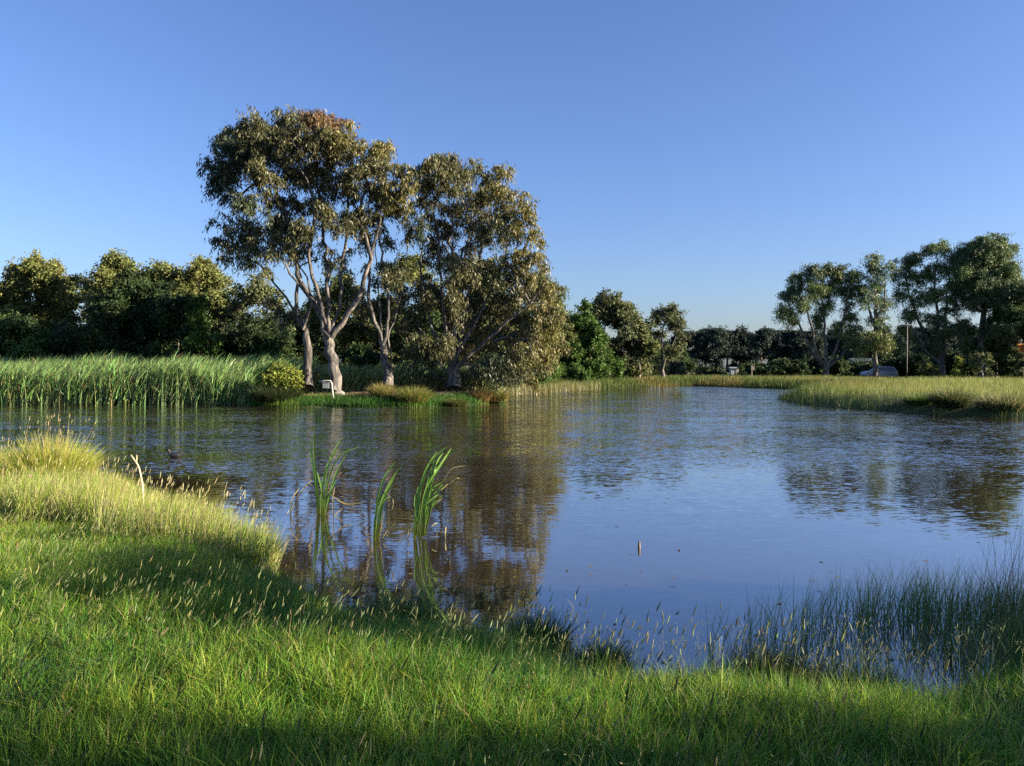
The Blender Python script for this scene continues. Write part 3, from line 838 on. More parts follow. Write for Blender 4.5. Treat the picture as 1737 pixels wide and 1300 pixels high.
def px_lobes(Y, L_, scale=1.0, depth=0.9):
    out = []
    for t in L_:
        px, py, rx, ry = t[:4]; pi = t[4] if len(t) > 4 else 0; dy = t[5] if len(t) > 5 else RNG.uniform(-1, 1) * depth * 2.2
        s_ = (Y + dy) / K
        out.append((P(px, py, Y + dy), (rx * s_ * scale, rx * s_ * depth * scale, ry * s_ * scale), pi))
    return out


def px_limb(Y, pts, r0, r1):
    m_ = len(pts); d0 = RNG.uniform(-1, 1) * 1.6
    k_ = 1.0 if r0 > 0.28 else 0.74
    return ([P(a, b_, Y + d0 * (k / max(1, m_ - 1)) ** 1.3) for k, (a, b_) in enumerate(pts)], r0 * k_, r1 * k_)


EUC = [np.array([0.095, 0.097, 0.038]), np.array([0.145, 0.092, 0.040]), np.array([0.145, 0.135, 0.040]), np.array([0.058, 0.078, 0.037])]
GG = 'gum trees on the wooded point'
# tallest gum (domed crown)
Y = 45.2
limbs = [px_limb(Y, [(566, 662), (566, 640), (562, 610), (559, 585), (559, 566)], 0.37, 0.30),
         px_limb(Y, [(559, 572), (545, 545), (530, 512), (510, 478), (503, 440), (489, 378), (472, 335), (446, 289), (425, 260)], 0.24, 0.05),
         px_limb(Y, [(558, 568), (549, 535), (540, 505), (529, 470), (525, 430), (532, 370), (525, 320), (500, 260)], 0.19, 0.05),
         px_limb(Y, [(560, 568), (557, 505), (556, 450), (549, 398), (545, 354), (538, 300), (533, 240)], 0.2, 0.05),
         px_limb(Y, [(562, 572), (581, 548), (600, 518), (617, 480), (628, 440), (622, 410), (611, 365), (619, 310), (600, 260)], 0.24, 0.05),
         px_limb(Y, [(628, 440), (638, 400), (646, 365), (652, 320), (655, 290)], 0.13, 0.04),
         px_limb(Y, [(562, 566), (575, 520), (578, 470), (585, 420), (590, 370), (588, 320), (570, 260)], 0.15, 0.04),
         px_limb(Y, [(530, 512), (500, 475), (478, 440), (440, 380), (410, 330)], 0.1, 0.03)]
for l in limbs[1:]: l[0][0] = P(CX, HY, Y) * 0 + l[0][0]
lobes = px_lobes(Y, [(378, 285, 26, 30, 3), (398, 248, 34, 28, 3), (436, 222, 38, 26, 0), (480, 208, 34, 20, 0), (530, 202, 32, 15, 1), (568, 216, 28, 18, 1), (600, 244, 32, 24, 2), (640, 268, 32, 25, 2),
                     (655, 255, 20, 12, 2), (672, 305, 22, 28, 2), (365, 305, 16, 18, 3), (418, 270, 38, 26, 3), (470, 248, 42, 28, 0), (520, 240, 42, 26, 0), (560, 262, 38, 28, 2), (612, 290, 36, 24, 0), (450, 300, 32, 22, 0),
                     (500, 295, 32, 26, 0), (545, 300, 30, 24, 0), (590, 318, 28, 22, 0), (640, 318, 24, 20, 2), (480, 340, 24, 24, 0), (530, 345, 22, 22, 0), (610, 355, 16, 18, 0), (430, 340, 24, 20, 3), (470, 380, 22, 22, 0), (510, 385, 20, 20, 0), (555, 360, 20, 20, 0), (580, 385, 18, 20, 0), (620, 395, 18, 20, 2), (390, 330, 14, 14, 3), (655, 350, 18, 20, 2)], 1.32)
grow_tree('eucalyptus_tree', 'tallest gum with a wide domed crown tipped with rust red leaves', 'tree', GG, P(566, 662, Y), limbs, lobes, EUC, spacing=0.9, nl=46, sig=0.42, ln=0.27, wd=0.064, droop=0.85, tip=0.019, shell=0.6, keep=0.64)
# gum behind-left with lower crown
Y = 46.6
limbs = [px_limb(Y, [(522, 656), (523, 625), (522, 590), (514, 560), (506, 535)], 0.285, 0.18),
         px_limb(Y, [(506, 535), (503, 500), (506, 470), (495, 430), (470, 400), (430, 395)], 0.17, 0.04),
         px_limb(Y, [(514, 560), (525, 530), (529, 505), (520, 470), (500, 440)], 0.14, 0.04),
         px_limb(Y, [(506, 535), (485, 505), (465, 480), (440, 450), (400, 430)], 0.1, 0.03)]
lobes = px_lobes(Y, [(398, 385, 30, 22, 3), (382, 415, 20, 20, 3), (430, 398, 32, 26, 0), (455, 430, 34, 26, 0), (408, 440, 26, 20, 0), (485, 400, 24, 26, 0), (520, 410, 22, 24, 0), (575, 440, 22, 22, 0), (470, 525, 26, 20, 0)], 1.32)
grow_tree('eucalyptus_tree', 'leaning gum behind the tallest gum, with a low crown hanging left', 'tree', GG, P(522, 656, Y), limbs, lobes, EUC, spacing=1.0, nl=36, sig=0.42, ln=0.27, wd=0.064, droop=0.85, tip=0.019, keep=0.62)
# forked gum
Y = 46.0
limbs = [px_limb(Y, [(657, 655), (656, 625), (652, 600), (648, 578)], 0.29, 0.2),
         px_limb(Y, [(648, 578), (634, 545), (626, 505), (627, 460), (632, 420), (645, 370), (655, 330)], 0.17, 0.04),
         px_limb(Y, [(650, 585), (657, 550), (660, 505), (652, 455), (645, 415), (648, 375), (670, 330)], 0.14, 0.04),
         px_limb(Y, [(660, 640), (664, 610), (658, 575), (668, 545), (680, 500), (690, 440)], 0.1, 0.03),
         px_limb(Y, [(648, 560), (642, 510), (640, 470), (636, 430), (636, 390)], 0.08, 0.03)]
lobes = px_lobes(Y, [(680, 345, 18, 22, 2), (690, 385, 13, 22, 2), (655, 345, 20, 20, 0), (630, 375, 18, 18, 0), (600, 380, 18, 22, 0), (660, 400, 12, 14, 0), (690, 330, 12, 20, 2), (640, 450, 16, 16, 0), (668, 470, 20, 18, 0), (620, 520, 20, 18, 0)], 1.32)
grow_tree('eucalyptus_tree', 'slender forked gum between the tallest gum and the many stemmed gum', 'tree', GG, P(657, 655, Y), limbs, lobes, EUC, spacing=1.0, nl=34, sig=0.38, ln=0.26, wd=0.062, droop=0.85, tip=0.019, keep=0.7)
# many-stemmed gum at the right
Y = 47.0
B3 = [(770, 660), (769, 640), (768, 622)]
limbs = [px_limb(Y, B3, 0.42, 0.36),
         px_limb(Y, [(768, 622), (760, 590), (754, 545), (750, 490), (744, 430), (738, 370), (732, 310)], 0.19, 0.04),
         px_limb(Y, [(768, 622), (772, 580), (775, 530), (770, 470), (764, 410), (770, 350), (765, 300)], 0.19, 0.04),
         px_limb(Y, [(769, 622), (780, 580), (788, 530), (800, 480), (815, 430), (826, 380), (835, 320)], 0.19, 0.04),
         px_limb(Y, [(770, 630), (788, 612), (812, 590), (850, 556), (886, 525), (915, 495)], 0.19, 0.05),
         px_limb(Y, [(766, 622), (752, 595), (735, 560), (722, 510), (714, 455), (716, 400)], 0.14, 0.04),
         px_limb(Y, [(775, 600), (800, 560), (830, 500), (855, 440), (870, 390)], 0.14, 0.04),
         px_limb(Y, [(772, 600), (770, 550), (786, 490), (790, 430), (800, 370), (795, 310)], 0.14, 0.04),
         px_limb(Y, [(766, 640), (750, 620), (735, 600), (728, 575)], 0.1, 0.03)]
lobes = px_lobes(Y, [(722, 290, 24, 24), (756, 276, 30, 20), (800, 286, 30, 20), (834, 308, 28, 24, 2), (858, 345, 28, 30, 2), (878, 388, 26, 32, 2), (896, 438, 24, 36, 2), (912, 490, 24, 38, 2), (926, 540, 22, 36, 2),
                     (938, 585, 18, 30, 2), (915, 610, 22, 32, 2), (716, 325, 20, 30), (760, 322, 36, 30), (808, 335, 36, 30), (710, 372, 16, 28, 3), (746, 380, 26, 28), (796, 385, 30, 28), (845, 400, 30, 28), (725, 425, 20, 20, 3),
                     (776, 440, 34, 26), (836, 462, 34, 28), (880, 500, 34, 34), (720, 490, 26, 30), (762, 510, 34, 30), (822, 528, 40, 32), (880, 560, 34, 32), (705, 550, 20, 30), (742, 580, 28, 24), (800, 576, 36, 24, 2), (850, 600, 32, 28), (738, 645, 12, 10, 2), (690, 520, 16, 30), (712, 600, 22, 26, 3), (830, 620, 30, 22, 3), (870, 620, 28, 24)], 1.32)
grow_tree('eucalyptus_tree', 'broad many stemmed gum whose crown sweeps down to the right side of the point', 'tree', GG, P(770, 660, Y), limbs, lobes, EUC, spacing=0.95, nl=43, sig=0.42, ln=0.27, wd=0.064, droop=0.85, tip=0.02, keep=0.66)

# background trees: dome of lobes with an auto trunk ---------------------------------
OLIVE = [np.array([0.145, 0.165, 0.05]), np.array([0.13, 0.152, 0.05]), np.array([0.175, 0.175, 0.052])]
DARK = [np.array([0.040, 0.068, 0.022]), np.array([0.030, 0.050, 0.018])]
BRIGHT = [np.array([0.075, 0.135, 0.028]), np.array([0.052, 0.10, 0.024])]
GREY = [np.array([0.115, 0.135, 0.06]), np.array([0.08, 0.098, 0.048])]
PINE_HAZED = [np.array([0.026, 0.042, 0.034]), np.array([0.034, 0.052, 0.040])]  # bluish cast put into the needle colour in place of distance haze


def dome(px0, px1, top, bot, n, rfrac=0.26, npal=1, flat=0.55):
    """lobes filling a rounded outline between px0..px1, top..bot (photo pixels)"""
    out = []; c = (px0 + px1) / 2; hw = (px1 - px0) / 2; hh = bot - top
    r = rfrac * min(hw * 1.2, hh)
    for k in range(n):
        if k < n * 0.55:
            a = math.pi * (k + 0.5) / (n * 0.55); u = math.cos(a) * (1 - r / hw) ; v = math.sin(a) ** flat
        else:
            u = random.uniform(-0.8, 0.8); v = random.uniform(0, 0.8) * math.sqrt(max(0, 1 - u * u))
        rr = r * random.uniform(0.95, 1.6)
        out.append((c + u * hw, bot - r * .6 - v * (hh - 1.6 * r) , rr, rr * random.uniform(0.75, 1.05), random.randrange(npal)))
    return out


def bg_tree(name, label, cat, group, Y, bpx, lobes, pal, trunk_top=None, r0=0.25, nl=50, spacing=1.25, sig=0.5, ln=0.24, wd=0.12, droop=0.25, leafm=M_DENSE, barkm=M_BARKD, fork=None, **kw):
    x = (bpx - CX) / K * Y
    zb = gz(x, Y)
    b_ = np.array([x, Y, zb])
    L3 = px_lobes(Y, lobes)
    top = max(c[2] for c, _, _ in L3)
    cx = np.mean([c[0] for c, _, _ in L3])
    tt = trunk_top if trunk_top else 0.55
    limbs = [([b_, b_ + np.array([0.1 * (cx - x), 0, (top - zb) * 0.18]), b_ + np.array([0.5 * (cx - x), 0.1, (top - zb) * tt])], r0, r0 * 0.5)]
    for f in (fork or []):
        p0 = b_ + np.array([0, 0, (top - zb) * f[0]])
        limbs.append(([p0] + [P(px, py, Y + f[2] * (k + 1)) for k, (px, py) in enumerate(f[1])], r0 * 0.55, r0 * 0.16))
    return grow_tree(name, label, cat, group, b_, limbs, L3, pal, spacing=spacing, nl=nl, sig=sig, ln=ln, wd=wd, droop=droop, leafm=leafm, barkm=barkm, tip=0.02, step=0.8, sides=6, **kw)


LG = 'trees behind the reed bed'
bg_tree('bushy_tree', 'golden olive tree cut by the left photo edge', 'tree', LG, 62, -25, dome(-75, 22, 478, 620, 18, npal=3), OLIVE)
bg_tree('bushy_tree', 'large rounded golden olive tree rising highest at the far left', 'tree', LG, 64, 70, dome(0, 130, 440, 620, 34, npal=3), OLIVE)
bg_tree('bushy_tree', 'small dull tree peeping out behind the rounded olive tree', 'tree', LG, 74, 132, dome(95, 168, 468, 600, 10, npal=2), GREY)
bg_tree('bushy_tree', 'dark headed tree with a pale lit top, right of the gap in the left wood', 'tree', LG, 60, 200, dome(150, 245, 436, 610, 28, npal=2), [OLIVE[1], OLIVE[0]])
bg_tree('bushy_tree', 'golden topped tree in the middle of the left wood', 'tree', LG, 62, 280, dome(228, 325, 447, 610, 28, npal=3), OLIVE)
bg_tree('bushy_tree', 'golden topped tree at the right end of the left wood', 'tree', LG, 63, 345, dome(295, 388, 443, 610, 28, npal=3), OLIVE)
bg_tree('bushy_tree', 'greyish tree between the left wood and the leaning gum', 'tree', LG, 60, 430, dome(378, 488, 478, 620, 14, npal=2), GREY)
BG_ = 'trees seen through the gums'
bg_tree('bushy_tree', 'olive tree seen between the tallest gum and the forked gum', 'tree', BG_, 64, 590, dome(520, 640, 470, 620, 15, npal=3), [GREY[0], OLIVE[0], GREY[1]])
bg_tree('bushy_tree', 'gold tipped tree standing in the gap right of the forked gum', 'tree', BG_, 62, 690, dome(635, 745, 432, 620, 17, npal=3), [GREY[0], OLIVE[0], DARK[0]])
bg_tree('bushy_tree', 'olive tree behind the stems of the many stemmed gum', 'tree', BG_, 66, 800, dome(735, 870, 450, 620, 16, npal=3), [GREY[0], OLIVE[1], OLIVE[0]])
bg_tree('bushy_tree', 'grey green tree showing past the right side of the many stemmed gum', 'tree', BG_, 73, 915, dome(860, 965, 466, 630, 16, npal=2), [GREY[0], OLIVE[1]])
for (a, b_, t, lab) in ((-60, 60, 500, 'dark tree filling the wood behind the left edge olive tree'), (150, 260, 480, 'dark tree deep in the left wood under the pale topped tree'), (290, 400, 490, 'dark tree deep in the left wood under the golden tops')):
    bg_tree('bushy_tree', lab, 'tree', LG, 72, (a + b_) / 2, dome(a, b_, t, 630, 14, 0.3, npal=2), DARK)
for (a, b_, t, Y_, lab) in ((470, 600, 520, 80, 'dark distant tree behind the tallest gum'), (590, 720, 515, 84, 'dark distant tree behind the forked gum'), (700, 830, 520, 82, 'dark distant tree behind the many stemmed gum'), (820, 960, 535, 86, 'dark distant tree behind the sweeping gum crown'), (930, 1010, 540, 98, 'dark distant tree behind the conical green tree')):
    bg_tree('bushy_tree', lab, 'tree', BG_, Y_, (a + b_) / 2, dome(a, b_, t, 642, 14, 0.3, npal=2), DARK + GREY[1:], ln=0.32, wd=0.17, spacing=1.3, sig=0.55)
for (a, b_, t, Y_, lab) in ((1060, 1135, 585, 135, 'dark distant tree low behind the rounded open gum'), (1115, 1175, 592, 140, 'dark distant tree between the rounded open gum and the pine row')):
    bg_tree('bushy_tree', lab, 'tree', BG_, Y_, (a + b_) / 2, dome(a, b_, t, 642, 12, 0.3, npal=2), DARK, ln=0.4, wd=0.2, spacing=1.6, sig=0.7)
DG = 'dark shrubs behind the reed bed'
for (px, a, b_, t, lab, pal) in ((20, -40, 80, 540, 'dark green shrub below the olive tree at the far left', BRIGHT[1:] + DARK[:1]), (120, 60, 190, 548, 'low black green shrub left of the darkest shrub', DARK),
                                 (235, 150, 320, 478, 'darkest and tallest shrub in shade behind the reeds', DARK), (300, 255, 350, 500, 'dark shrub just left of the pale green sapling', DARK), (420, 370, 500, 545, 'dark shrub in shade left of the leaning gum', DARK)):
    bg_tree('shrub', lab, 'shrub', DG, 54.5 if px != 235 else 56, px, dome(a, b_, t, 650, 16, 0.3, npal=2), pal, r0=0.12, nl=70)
bg_tree('shrub', 'pale green sapling catching light beside the dark shrubs', 'shrub', DG, 52.5, 338, [(338, 515, 13, 18), (340, 545, 15, 18), (335, 575, 18, 18), (342, 600, 16, 16), (368, 580, 9, 14), (370, 600, 10, 14)], [BRIGHT[0]], r0=0.06, nl=50, spacing=0.8, sig=0.3)  # stands in shade; the brighter green stands in for sunlight on it
for (px, a, b_, t, Y_, lab, pal) in ((480, 458, 505, 617, 44.2, 'rounded yellow green bush left of the leaning gum', [np.array([0.15, 0.18, 0.03]), np.array([0.11, 0.15, 0.03])]),
                                     (610, 575, 650, 585, 53, 'dark bush behind the base of the tallest gum', DARK), (700, 672, 735, 575, 54, 'dark bush right of the forked gum', DARK)):
    bg_tree('shrub', lab, 'shrub', 'shrubs on the wooded point', Y_, px, dome(a, b_, t, 662, 9, 0.3, npal=2), pal, r0=0.07, nl=55, spacing=0.7, sig=0.3, ln=0.18, wd=0.09)
SG = 'low shrubs along the shore right of the point'
for (px, a, b_, t, Y_, lab, pal) in ((845, 810, 880, 605, 62.5, 'dark low shrub at the water edge beside the many stemmed gum', DARK + BRIGHT[1:]), (900, 868, 935, 618, 68.5, 'rounded green shrub left of the pale green shrub', BRIGHT[1:]),
                                     (938, 905, 952, 610, 73, 'pale green shrub under the sweep of the gum crown', BRIGHT), (965, 945, 1000, 622, 80, 'small leafy shrub at the foot of the conifer', BRIGHT)):
    bg_tree('shrub', lab, 'shrub', SG, Y_, px, dome(a, b_, t, 656, 9, 0.3, npal=1), pal, r0=0.07, nl=60, spacing=0.8, sig=0.34, ln=0.2, wd=0.1)
MG = 'trees at the far end of the pond'
cone = [(992, 528, 10, 14), (985, 548, 18, 16), (1003, 550, 14, 16), (990, 570, 24, 18), (1012, 575, 18, 18), (978, 590, 20, 18), (1000, 600, 28, 20), (1022, 605, 20, 20), (985, 620, 26, 18), (1015, 628, 28, 16), (1040, 622, 16, 16)]
bg_tree('conifer', 'dense bright green conical tree right of the gums', 'tree', MG, 84, 1000, cone, BRIGHT, nl=75, r0=0.3, trunk_top=0.8, ln=0.3, wd=0.16)
bg_tree('bushy_tree', 'tall grey green tree behind the conical green tree', 'tree', MG, 92, 1050, dome(988, 1092, 502, 640, 18, npal=2), [GREY[0], OLIVE[1]], ln=0.34, wd=0.17, spacing=1.4, sig=0.6)
bg_tree('bushy_tree', 'dull shaggy tree between the conical green tree and the rounded open tree', 'tree', MG, 90, 1085, dome(1040, 1108, 545, 642, 12, npal=2), [GREY[1], OLIVE[1]], ln=0.34, wd=0.17, spacing=1.4, sig=0.55)
bg_tree('eucalyptus_tree', 'rounded open gum standing alone left of the distant pine row', 'tree', MG, 93, 1122, dome(1085, 1168, 517, 612, 14, 0.24, npal=2), [GREY[0], GREY[1]], ln=0.32, wd=0.13, spacing=1.35, sig=0.5, nl=50, r0=0.3, barkm=M_BARK, trunk_top=0.4,
        fork=[(0.12, [(1110, 600), (1100, 570), (1098, 545)], .3), (0.12, [(1132, 600), (1145, 575), (1150, 548)], -.3), (0.15, [(1122, 590), (1125, 560), (1128, 530)], .1)])
# the distant pine row
PG = 'distant pine row'
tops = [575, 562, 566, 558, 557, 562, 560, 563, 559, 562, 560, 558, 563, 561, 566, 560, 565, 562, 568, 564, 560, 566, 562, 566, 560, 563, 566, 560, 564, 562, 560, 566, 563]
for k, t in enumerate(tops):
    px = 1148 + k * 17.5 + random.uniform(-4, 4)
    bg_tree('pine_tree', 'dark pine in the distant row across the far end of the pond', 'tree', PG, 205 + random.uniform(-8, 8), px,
            dome(px - 19, px + 19, t + random.uniform(-2, 3), 634, 11, 0.3, npal=2), PINE_HAZED, nl=70, r0=0.35, ln=0.55, wd=0.28, spacing=2.1, sig=0.95)
# hedge shrubs before the pine row
HG = 'hedge shrubs between the far shore and the pine row'
hl = ['first hedge shrub from the left, low and pale at the far shore', 'low dark hedge shrub right of the small pale shed', 'dark rounded hedge shrub beside the wooden post', 'dark hedge shrub left of the forked right gum', 'dark hedge shrub behind the forked right gum',
      'dark hedge shrub left of the parked car', 'dark hedge shrub behind the parked car', 'dark hedge shrub behind the light pole', 'dark hedge shrub under the tall dense tree', 'dark hedge shrub behind the airy gum trunk', 'dark hedge shrub at the right end of the hedge']
for k, (px, a, b_, t, Y_) in enumerate(((1146, 1137, 1156, 614, 112), (1200, 1180, 1232, 626, 112), (1280, 1250, 1312, 616, 116), (1330, 1300, 1370, 612, 116), (1400, 1362, 1440, 610, 118), (1452, 1425, 1490, 615, 118), (1505, 1478, 1535, 606, 122), (1548, 1525, 1580, 603, 120), (1680, 1640, 1720, 600, 118), (1610, 1578, 1645, 596, 121), (1750, 1715, 1790, 590, 120))):
    bg_tree('shrub', hl[k], 'shrub', HG, Y_, px, dome(a, b_, t, 646, 9, 0.32, npal=2), GREY if k == 0 else DARK, r0=0.1, nl=60, ln=0.32, wd=0.18, spacing=1.2, sig=0.5)

# right-hand gums ------------------------------------------------------------------
RG_ = 'tall trees beside the right field'
RE = [np.array([0.115, 0.165, 0.062]), np.array([0.08, 0.118, 0.05]), np.array([0.15, 0.18, 0.055])]
kw = dict(keep=1.35, ln=0.3, wd=0.085, spacing=1.3, sig=0.62, droop=0.6, leafm=M_LEAF, barkm=M_BARK)
bg_tree('eucalyptus_tree', 'open crowned forked gum at the left end of the right hand trees', 'tree', RG_, 101, 1402,
        [(1330, 525, 14, 16), (1340, 500, 18, 18), (1358, 478, 20, 18), (1378, 462, 20, 14, 1), (1402, 458, 18, 12, 1), (1425, 462, 18, 13, 2), (1448, 470, 18, 16), (1462, 490, 12, 18), (1380, 490, 24, 18), (1410, 485, 24, 18), (1438, 500, 20, 18), (1360, 515, 18, 14), (1400, 520, 18, 14), (1440, 535, 14, 16), (1450, 560, 12, 14), (1350, 545, 12, 12, 2), (1385, 545, 14, 16, 2), (1425, 555, 14, 16, 2), (1445, 590, 14, 12, 2), (1340, 530, 12, 12)],
        RE, nl=44, r0=0.42, trunk_top=0.2, fork=[(0.1, [(1380, 600), (1362, 565), (1345, 530), (1335, 510)], .5), (0.1, [(1385, 595), (1375, 550), (1365, 510)], -.5), (0.12, [(1400, 590), (1397, 540), (1395, 490)], .2), (0.12, [(1415, 600), (1425, 560), (1435, 520), (1440, 490)], -.3), (0.1, [(1425, 605), (1445, 575), (1455, 540)], .3)], **kw)
bg_tree('eucalyptus_tree', 'narrow thin leaved gum in front of the parked car', 'tree', RG_, 99, 1484,
        [(1482, 440, 14, 12), (1478, 460, 14, 16), (1495, 455, 12, 16), (1510, 450, 8, 12), (1485, 485, 18, 18), (1475, 510, 16, 16), (1498, 515, 16, 16), (1490, 545, 16, 14), (1478, 575, 20, 14, 2), (1500, 580, 20, 14, 2), (1465, 590, 16, 12, 2), (1520, 592, 16, 12, 2)],
        RE, nl=30, r0=0.36, trunk_top=0.75, fork=[(0.45, [(1476, 530), (1472, 490)], .3), (0.5, [(1498, 520), (1502, 480)], -.3)], **kw)
bg_tree('eucalyptus_tree', 'wide airy gum with pale limbs between the narrow gum and the dense dark tree', 'tree', RG_, 102, 1598,
        [(1535, 445, 18, 14), (1552, 440, 16, 12, 1), (1580, 425, 18, 14), (1600, 418, 16, 12), (1530, 470, 16, 18), (1560, 470, 22, 18), (1592, 455, 22, 20), (1620, 440, 18, 20, 1), (1525, 500, 14, 14), (1555, 505, 20, 16), (1590, 500, 22, 18), (1545, 535, 18, 14), (1580, 540, 20, 16), (1575, 590, 20, 16, 1), (1555, 575, 12, 12), (1620, 490, 16, 20, 1), (1535, 560, 14, 14, 2), (1600, 560, 20, 18, 1), (1610, 525, 16, 18)],
        RE, nl=38, r0=0.5, trunk_top=0.2, fork=[(0.12, [(1580, 595), (1562, 555), (1545, 510), (1535, 470)], .6), (0.12, [(1592, 590), (1588, 530), (1585, 470), (1590, 440)], -.4), (0.14, [(1602, 580), (1606, 520), (1610, 460)], .3), (0.1, [(1575, 600), (1560, 580), (1540, 545)], -.5)], **kw)
bg_tree('eucalyptus_tree', 'largest dense dark tree towering at the right edge', 'tree', RG_, 100, 1662,
        dome(1612, 1728, 403, 530, 20, 0.26, npal=2) + [(1660, 470, 34, 30, 1), (1690, 500, 34, 26, 1), (1630, 560, 24, 20, 1), (1660, 590, 30, 20, 1), (1700, 560, 30, 24, 1)],
        RE[:2], nl=62, r0=0.55, trunk_top=0.6, **kw)
bg_tree('bushy_tree', 'dark spreading tree cut by the right photo edge', 'tree', RG_, 98, 1735, dome(1682, 1800, 478, 640, 18, 0.25, npal=2), [RE[1], DARK[0]], nl=60, r0=0.35, ln=0.34, wd=0.16, spacing=1.35, sig=0.55)
bg_tree('bushy_tree', 'round tree with yellowish leaves under the dense dark tree', 'tree', RG_, 104, 1690, dome(1655, 1730, 545, 640, 11, npal=2), [OLIVE[1], GREY[0]], nl=46, r0=0.2, ln=0.32, wd=0.15, spacing=1.3, sig=0.5)
FG = 'young trees and shrubs at the back of the right field'
bg_tree('shrub', 'upright yellow green sapling at the back of the field', 'shrub', FG, 96, 1626, [(1627, 614, 5, 7), (1626, 624, 6, 8), (1624, 634, 8, 7), (1618, 638, 7, 5)], [np.array([0.17, 0.2, 0.035])], r0=0.05, nl=60, ln=0.2, wd=0.1, spacing=0.7, sig=0.24)
bg_tree('bushy_tree', 'small round tree with white trunk on the field edge', 'tree', FG, 95, 1667, dome(1648, 1684, 597, 632, 9, 0.3, npal=2), [GREY[0], OLIVE[1]], r0=0.07, nl=40, ln=0.2, wd=0.1, spacing=0.8, sig=0.28, barkm=plain_mat('white_bark', (0.6, 0.56, 0.5), 0.8))
bg_tree('shrub', 'orange flowering shrub at the right photo edge', 'shrub', FG, 94, 1736, [(1733, 595, 9, 8), (1745, 590, 12, 12), (1738, 605, 10, 8, 1), (1732, 622, 10, 12, 1), (1748, 620, 14, 14, 1)], [np.array([0.55, 0.24, 0.07]), np.array([0.08, 0.1, 0.04])], r0=0.06, nl=50, ln=0.22, wd=0.12, spacing=0.8, sig=0.28)
bg_tree('shrub', 'pale leaning shrub left of the airy gum trunk', 'shrub', FG, 97, 1580, [(1572, 618, 10, 9), (1580, 628, 11, 9), (1590, 632, 8, 6)], [OLIVE[0], GREY[0]], r0=0.05, nl=46, ln=0.2, wd=0.1, spacing=0.8, sig=0.28)
bg_tree('shrub', 'dark green shrub between the sapling and the white trunked tree', 'shrub', FG, 99, 1643, [(1640, 622, 9, 9), (1648, 630, 10, 8), (1636, 632, 8, 7)], BRIGHT[1:], r0=0.05, nl=50, ln=0.22, wd=0.12, spacing=0.8, sig=0.28)

# trees on the near right bank, outside the frame: they throw the foreground shade
OG = 'trees on the near right bank'


def off_tree(label, x, y, lobes, r0=0.22, nl=15):
    zb = gz(x, y)
    b_ = np.array([x, y, zb])
    grow_tree('bushy_tree', label, 'tree', OG, b_, [([b_, b_ + np.array([0, 0, 1.5]), b_ + np.array([0.2, 0.1, 4.5])], r0, r0 * .5)], lobes, GREY, spacing=1.0, nl=nl, sig=0.34, ln=0.2, wd=0.11, droop=0.3, leafm=M_DENSE, tip=0.012, step=0.6)


SUN_AZ, SUN_EL = math.radians(101), math.radians(18)
off_tree('round tree on the near right bank whose shadow falls across the left bank', 18, 2.9,
         [((18, a, c), r_, k % 2) for k, (a, c, r_) in enumerate(((1.72, 7.15, (1, .62, .5)), (2.7, 7.0, (1, .8, .5)), (3.3, 6.6, (1, .6, .55)), (2.2, 6.3, (1.2, .75, .7)), (3.4, 6.0, (1.2, .8, .7)), (2.6, 5.4, (1.2, .8, .6)), (3.6, 5.2, (1.2, .9, .7)),
                                                              (3.0, 4.4, (1.3, 1.2, .7)), (4.0, 4.2, (1.2, .9, .7)), (3.2, 3.4, (1.3, 1.3, .7)), (2.2, 4.6, (1, .6, .6))))], nl=48)
off_tree('wide tree on the near right bank shading the foreground grass', 18, -0.9,
         [((18, a, c), r_, k % 2) for k, (a, c, r_) in enumerate(((-.5, 7.6, (1.2, .7, .8)), (-.9, 8.5, (1.2, .9, .7)), (-.25, 6.7, (1.2, .5, .6)), (.05, 5.9, (1.2, .6, .5)), (-1.8, 7.3, (1.3, .9, .9)), (-1.2, 6.2, (1.2, .9, .8)), (.5, 5.1, (1.2, .8, .5)), (1.3, 4.9, (1, .7, .42)),
                                                              (-.6, 5.2, (1.3, .9, .7)), (-2.6, 6.2, (1.3, 1.1, .9)), (-2.1, 5.0, (1.3, 1.1, .8)), (.3, 4.2, (1.2, .9, .6)), (-1.2, 4.1, (1.3, 1.2, .7)), (1.5, 4.0, (1.1, .8, .6)), (-3.6, 6.6, (1.3, 1.0, 1.1)), (-3.4, 5.0, (1.3, 1.1, .9)), (.6, 3.3, (1.2, 1.2, .6)))) ])

# ------------------------------------------------------------------ small things


def box(bm, c, s, rz=0.0, bev=0.0):
    r = bmesh.ops.create_cube(bm, size=1)
    for v in r['verts']:
        x, y, z = v.co.x * s[0], v.co.y * s[1], v.co.z * s[2]
        v.co = (c[0] + x * math.cos(rz) - y * math.sin(rz), c[1] + x * math.sin(rz) + y * math.cos(rz), c[2] + z)
    if bev:
        bmesh.ops.bevel(bm, geom=list({e for v in r['verts'] for e in v.link_edges}), offset=bev, segments=2, affect='EDGES')


def tube_obj(name, path, rads, mat, parent=None, sides=8, origin=None):
    V, F = tube(path, rads, sides)
    n = len(path)
    caps = [np.array([list(range(sides))[::-1], list(range((n - 1) * sides, n * sides))])]
    return mesh_np(name, V, [F] + caps, mat, parent=parent, origin=origin, smooth=True)


M_STAKE = plain_mat('stake_white', (0.86, 0.84, 0.8), 0.6)
M_WHITE = plain_mat('weathered_white', (0.4, 0.385, 0.35), 0.6)
M_POST = plain_mat('grey_timber', (0.22, 0.19, 0.16), 0.85, vary=0.3)
M_BOX = plain_mat('grey_box', (0.15, 0.165, 0.17), 0.6)
M_DRY = plain_mat('dry_stalk', (0.5, 0.42, 0.25), 0.8, vary=0.25)

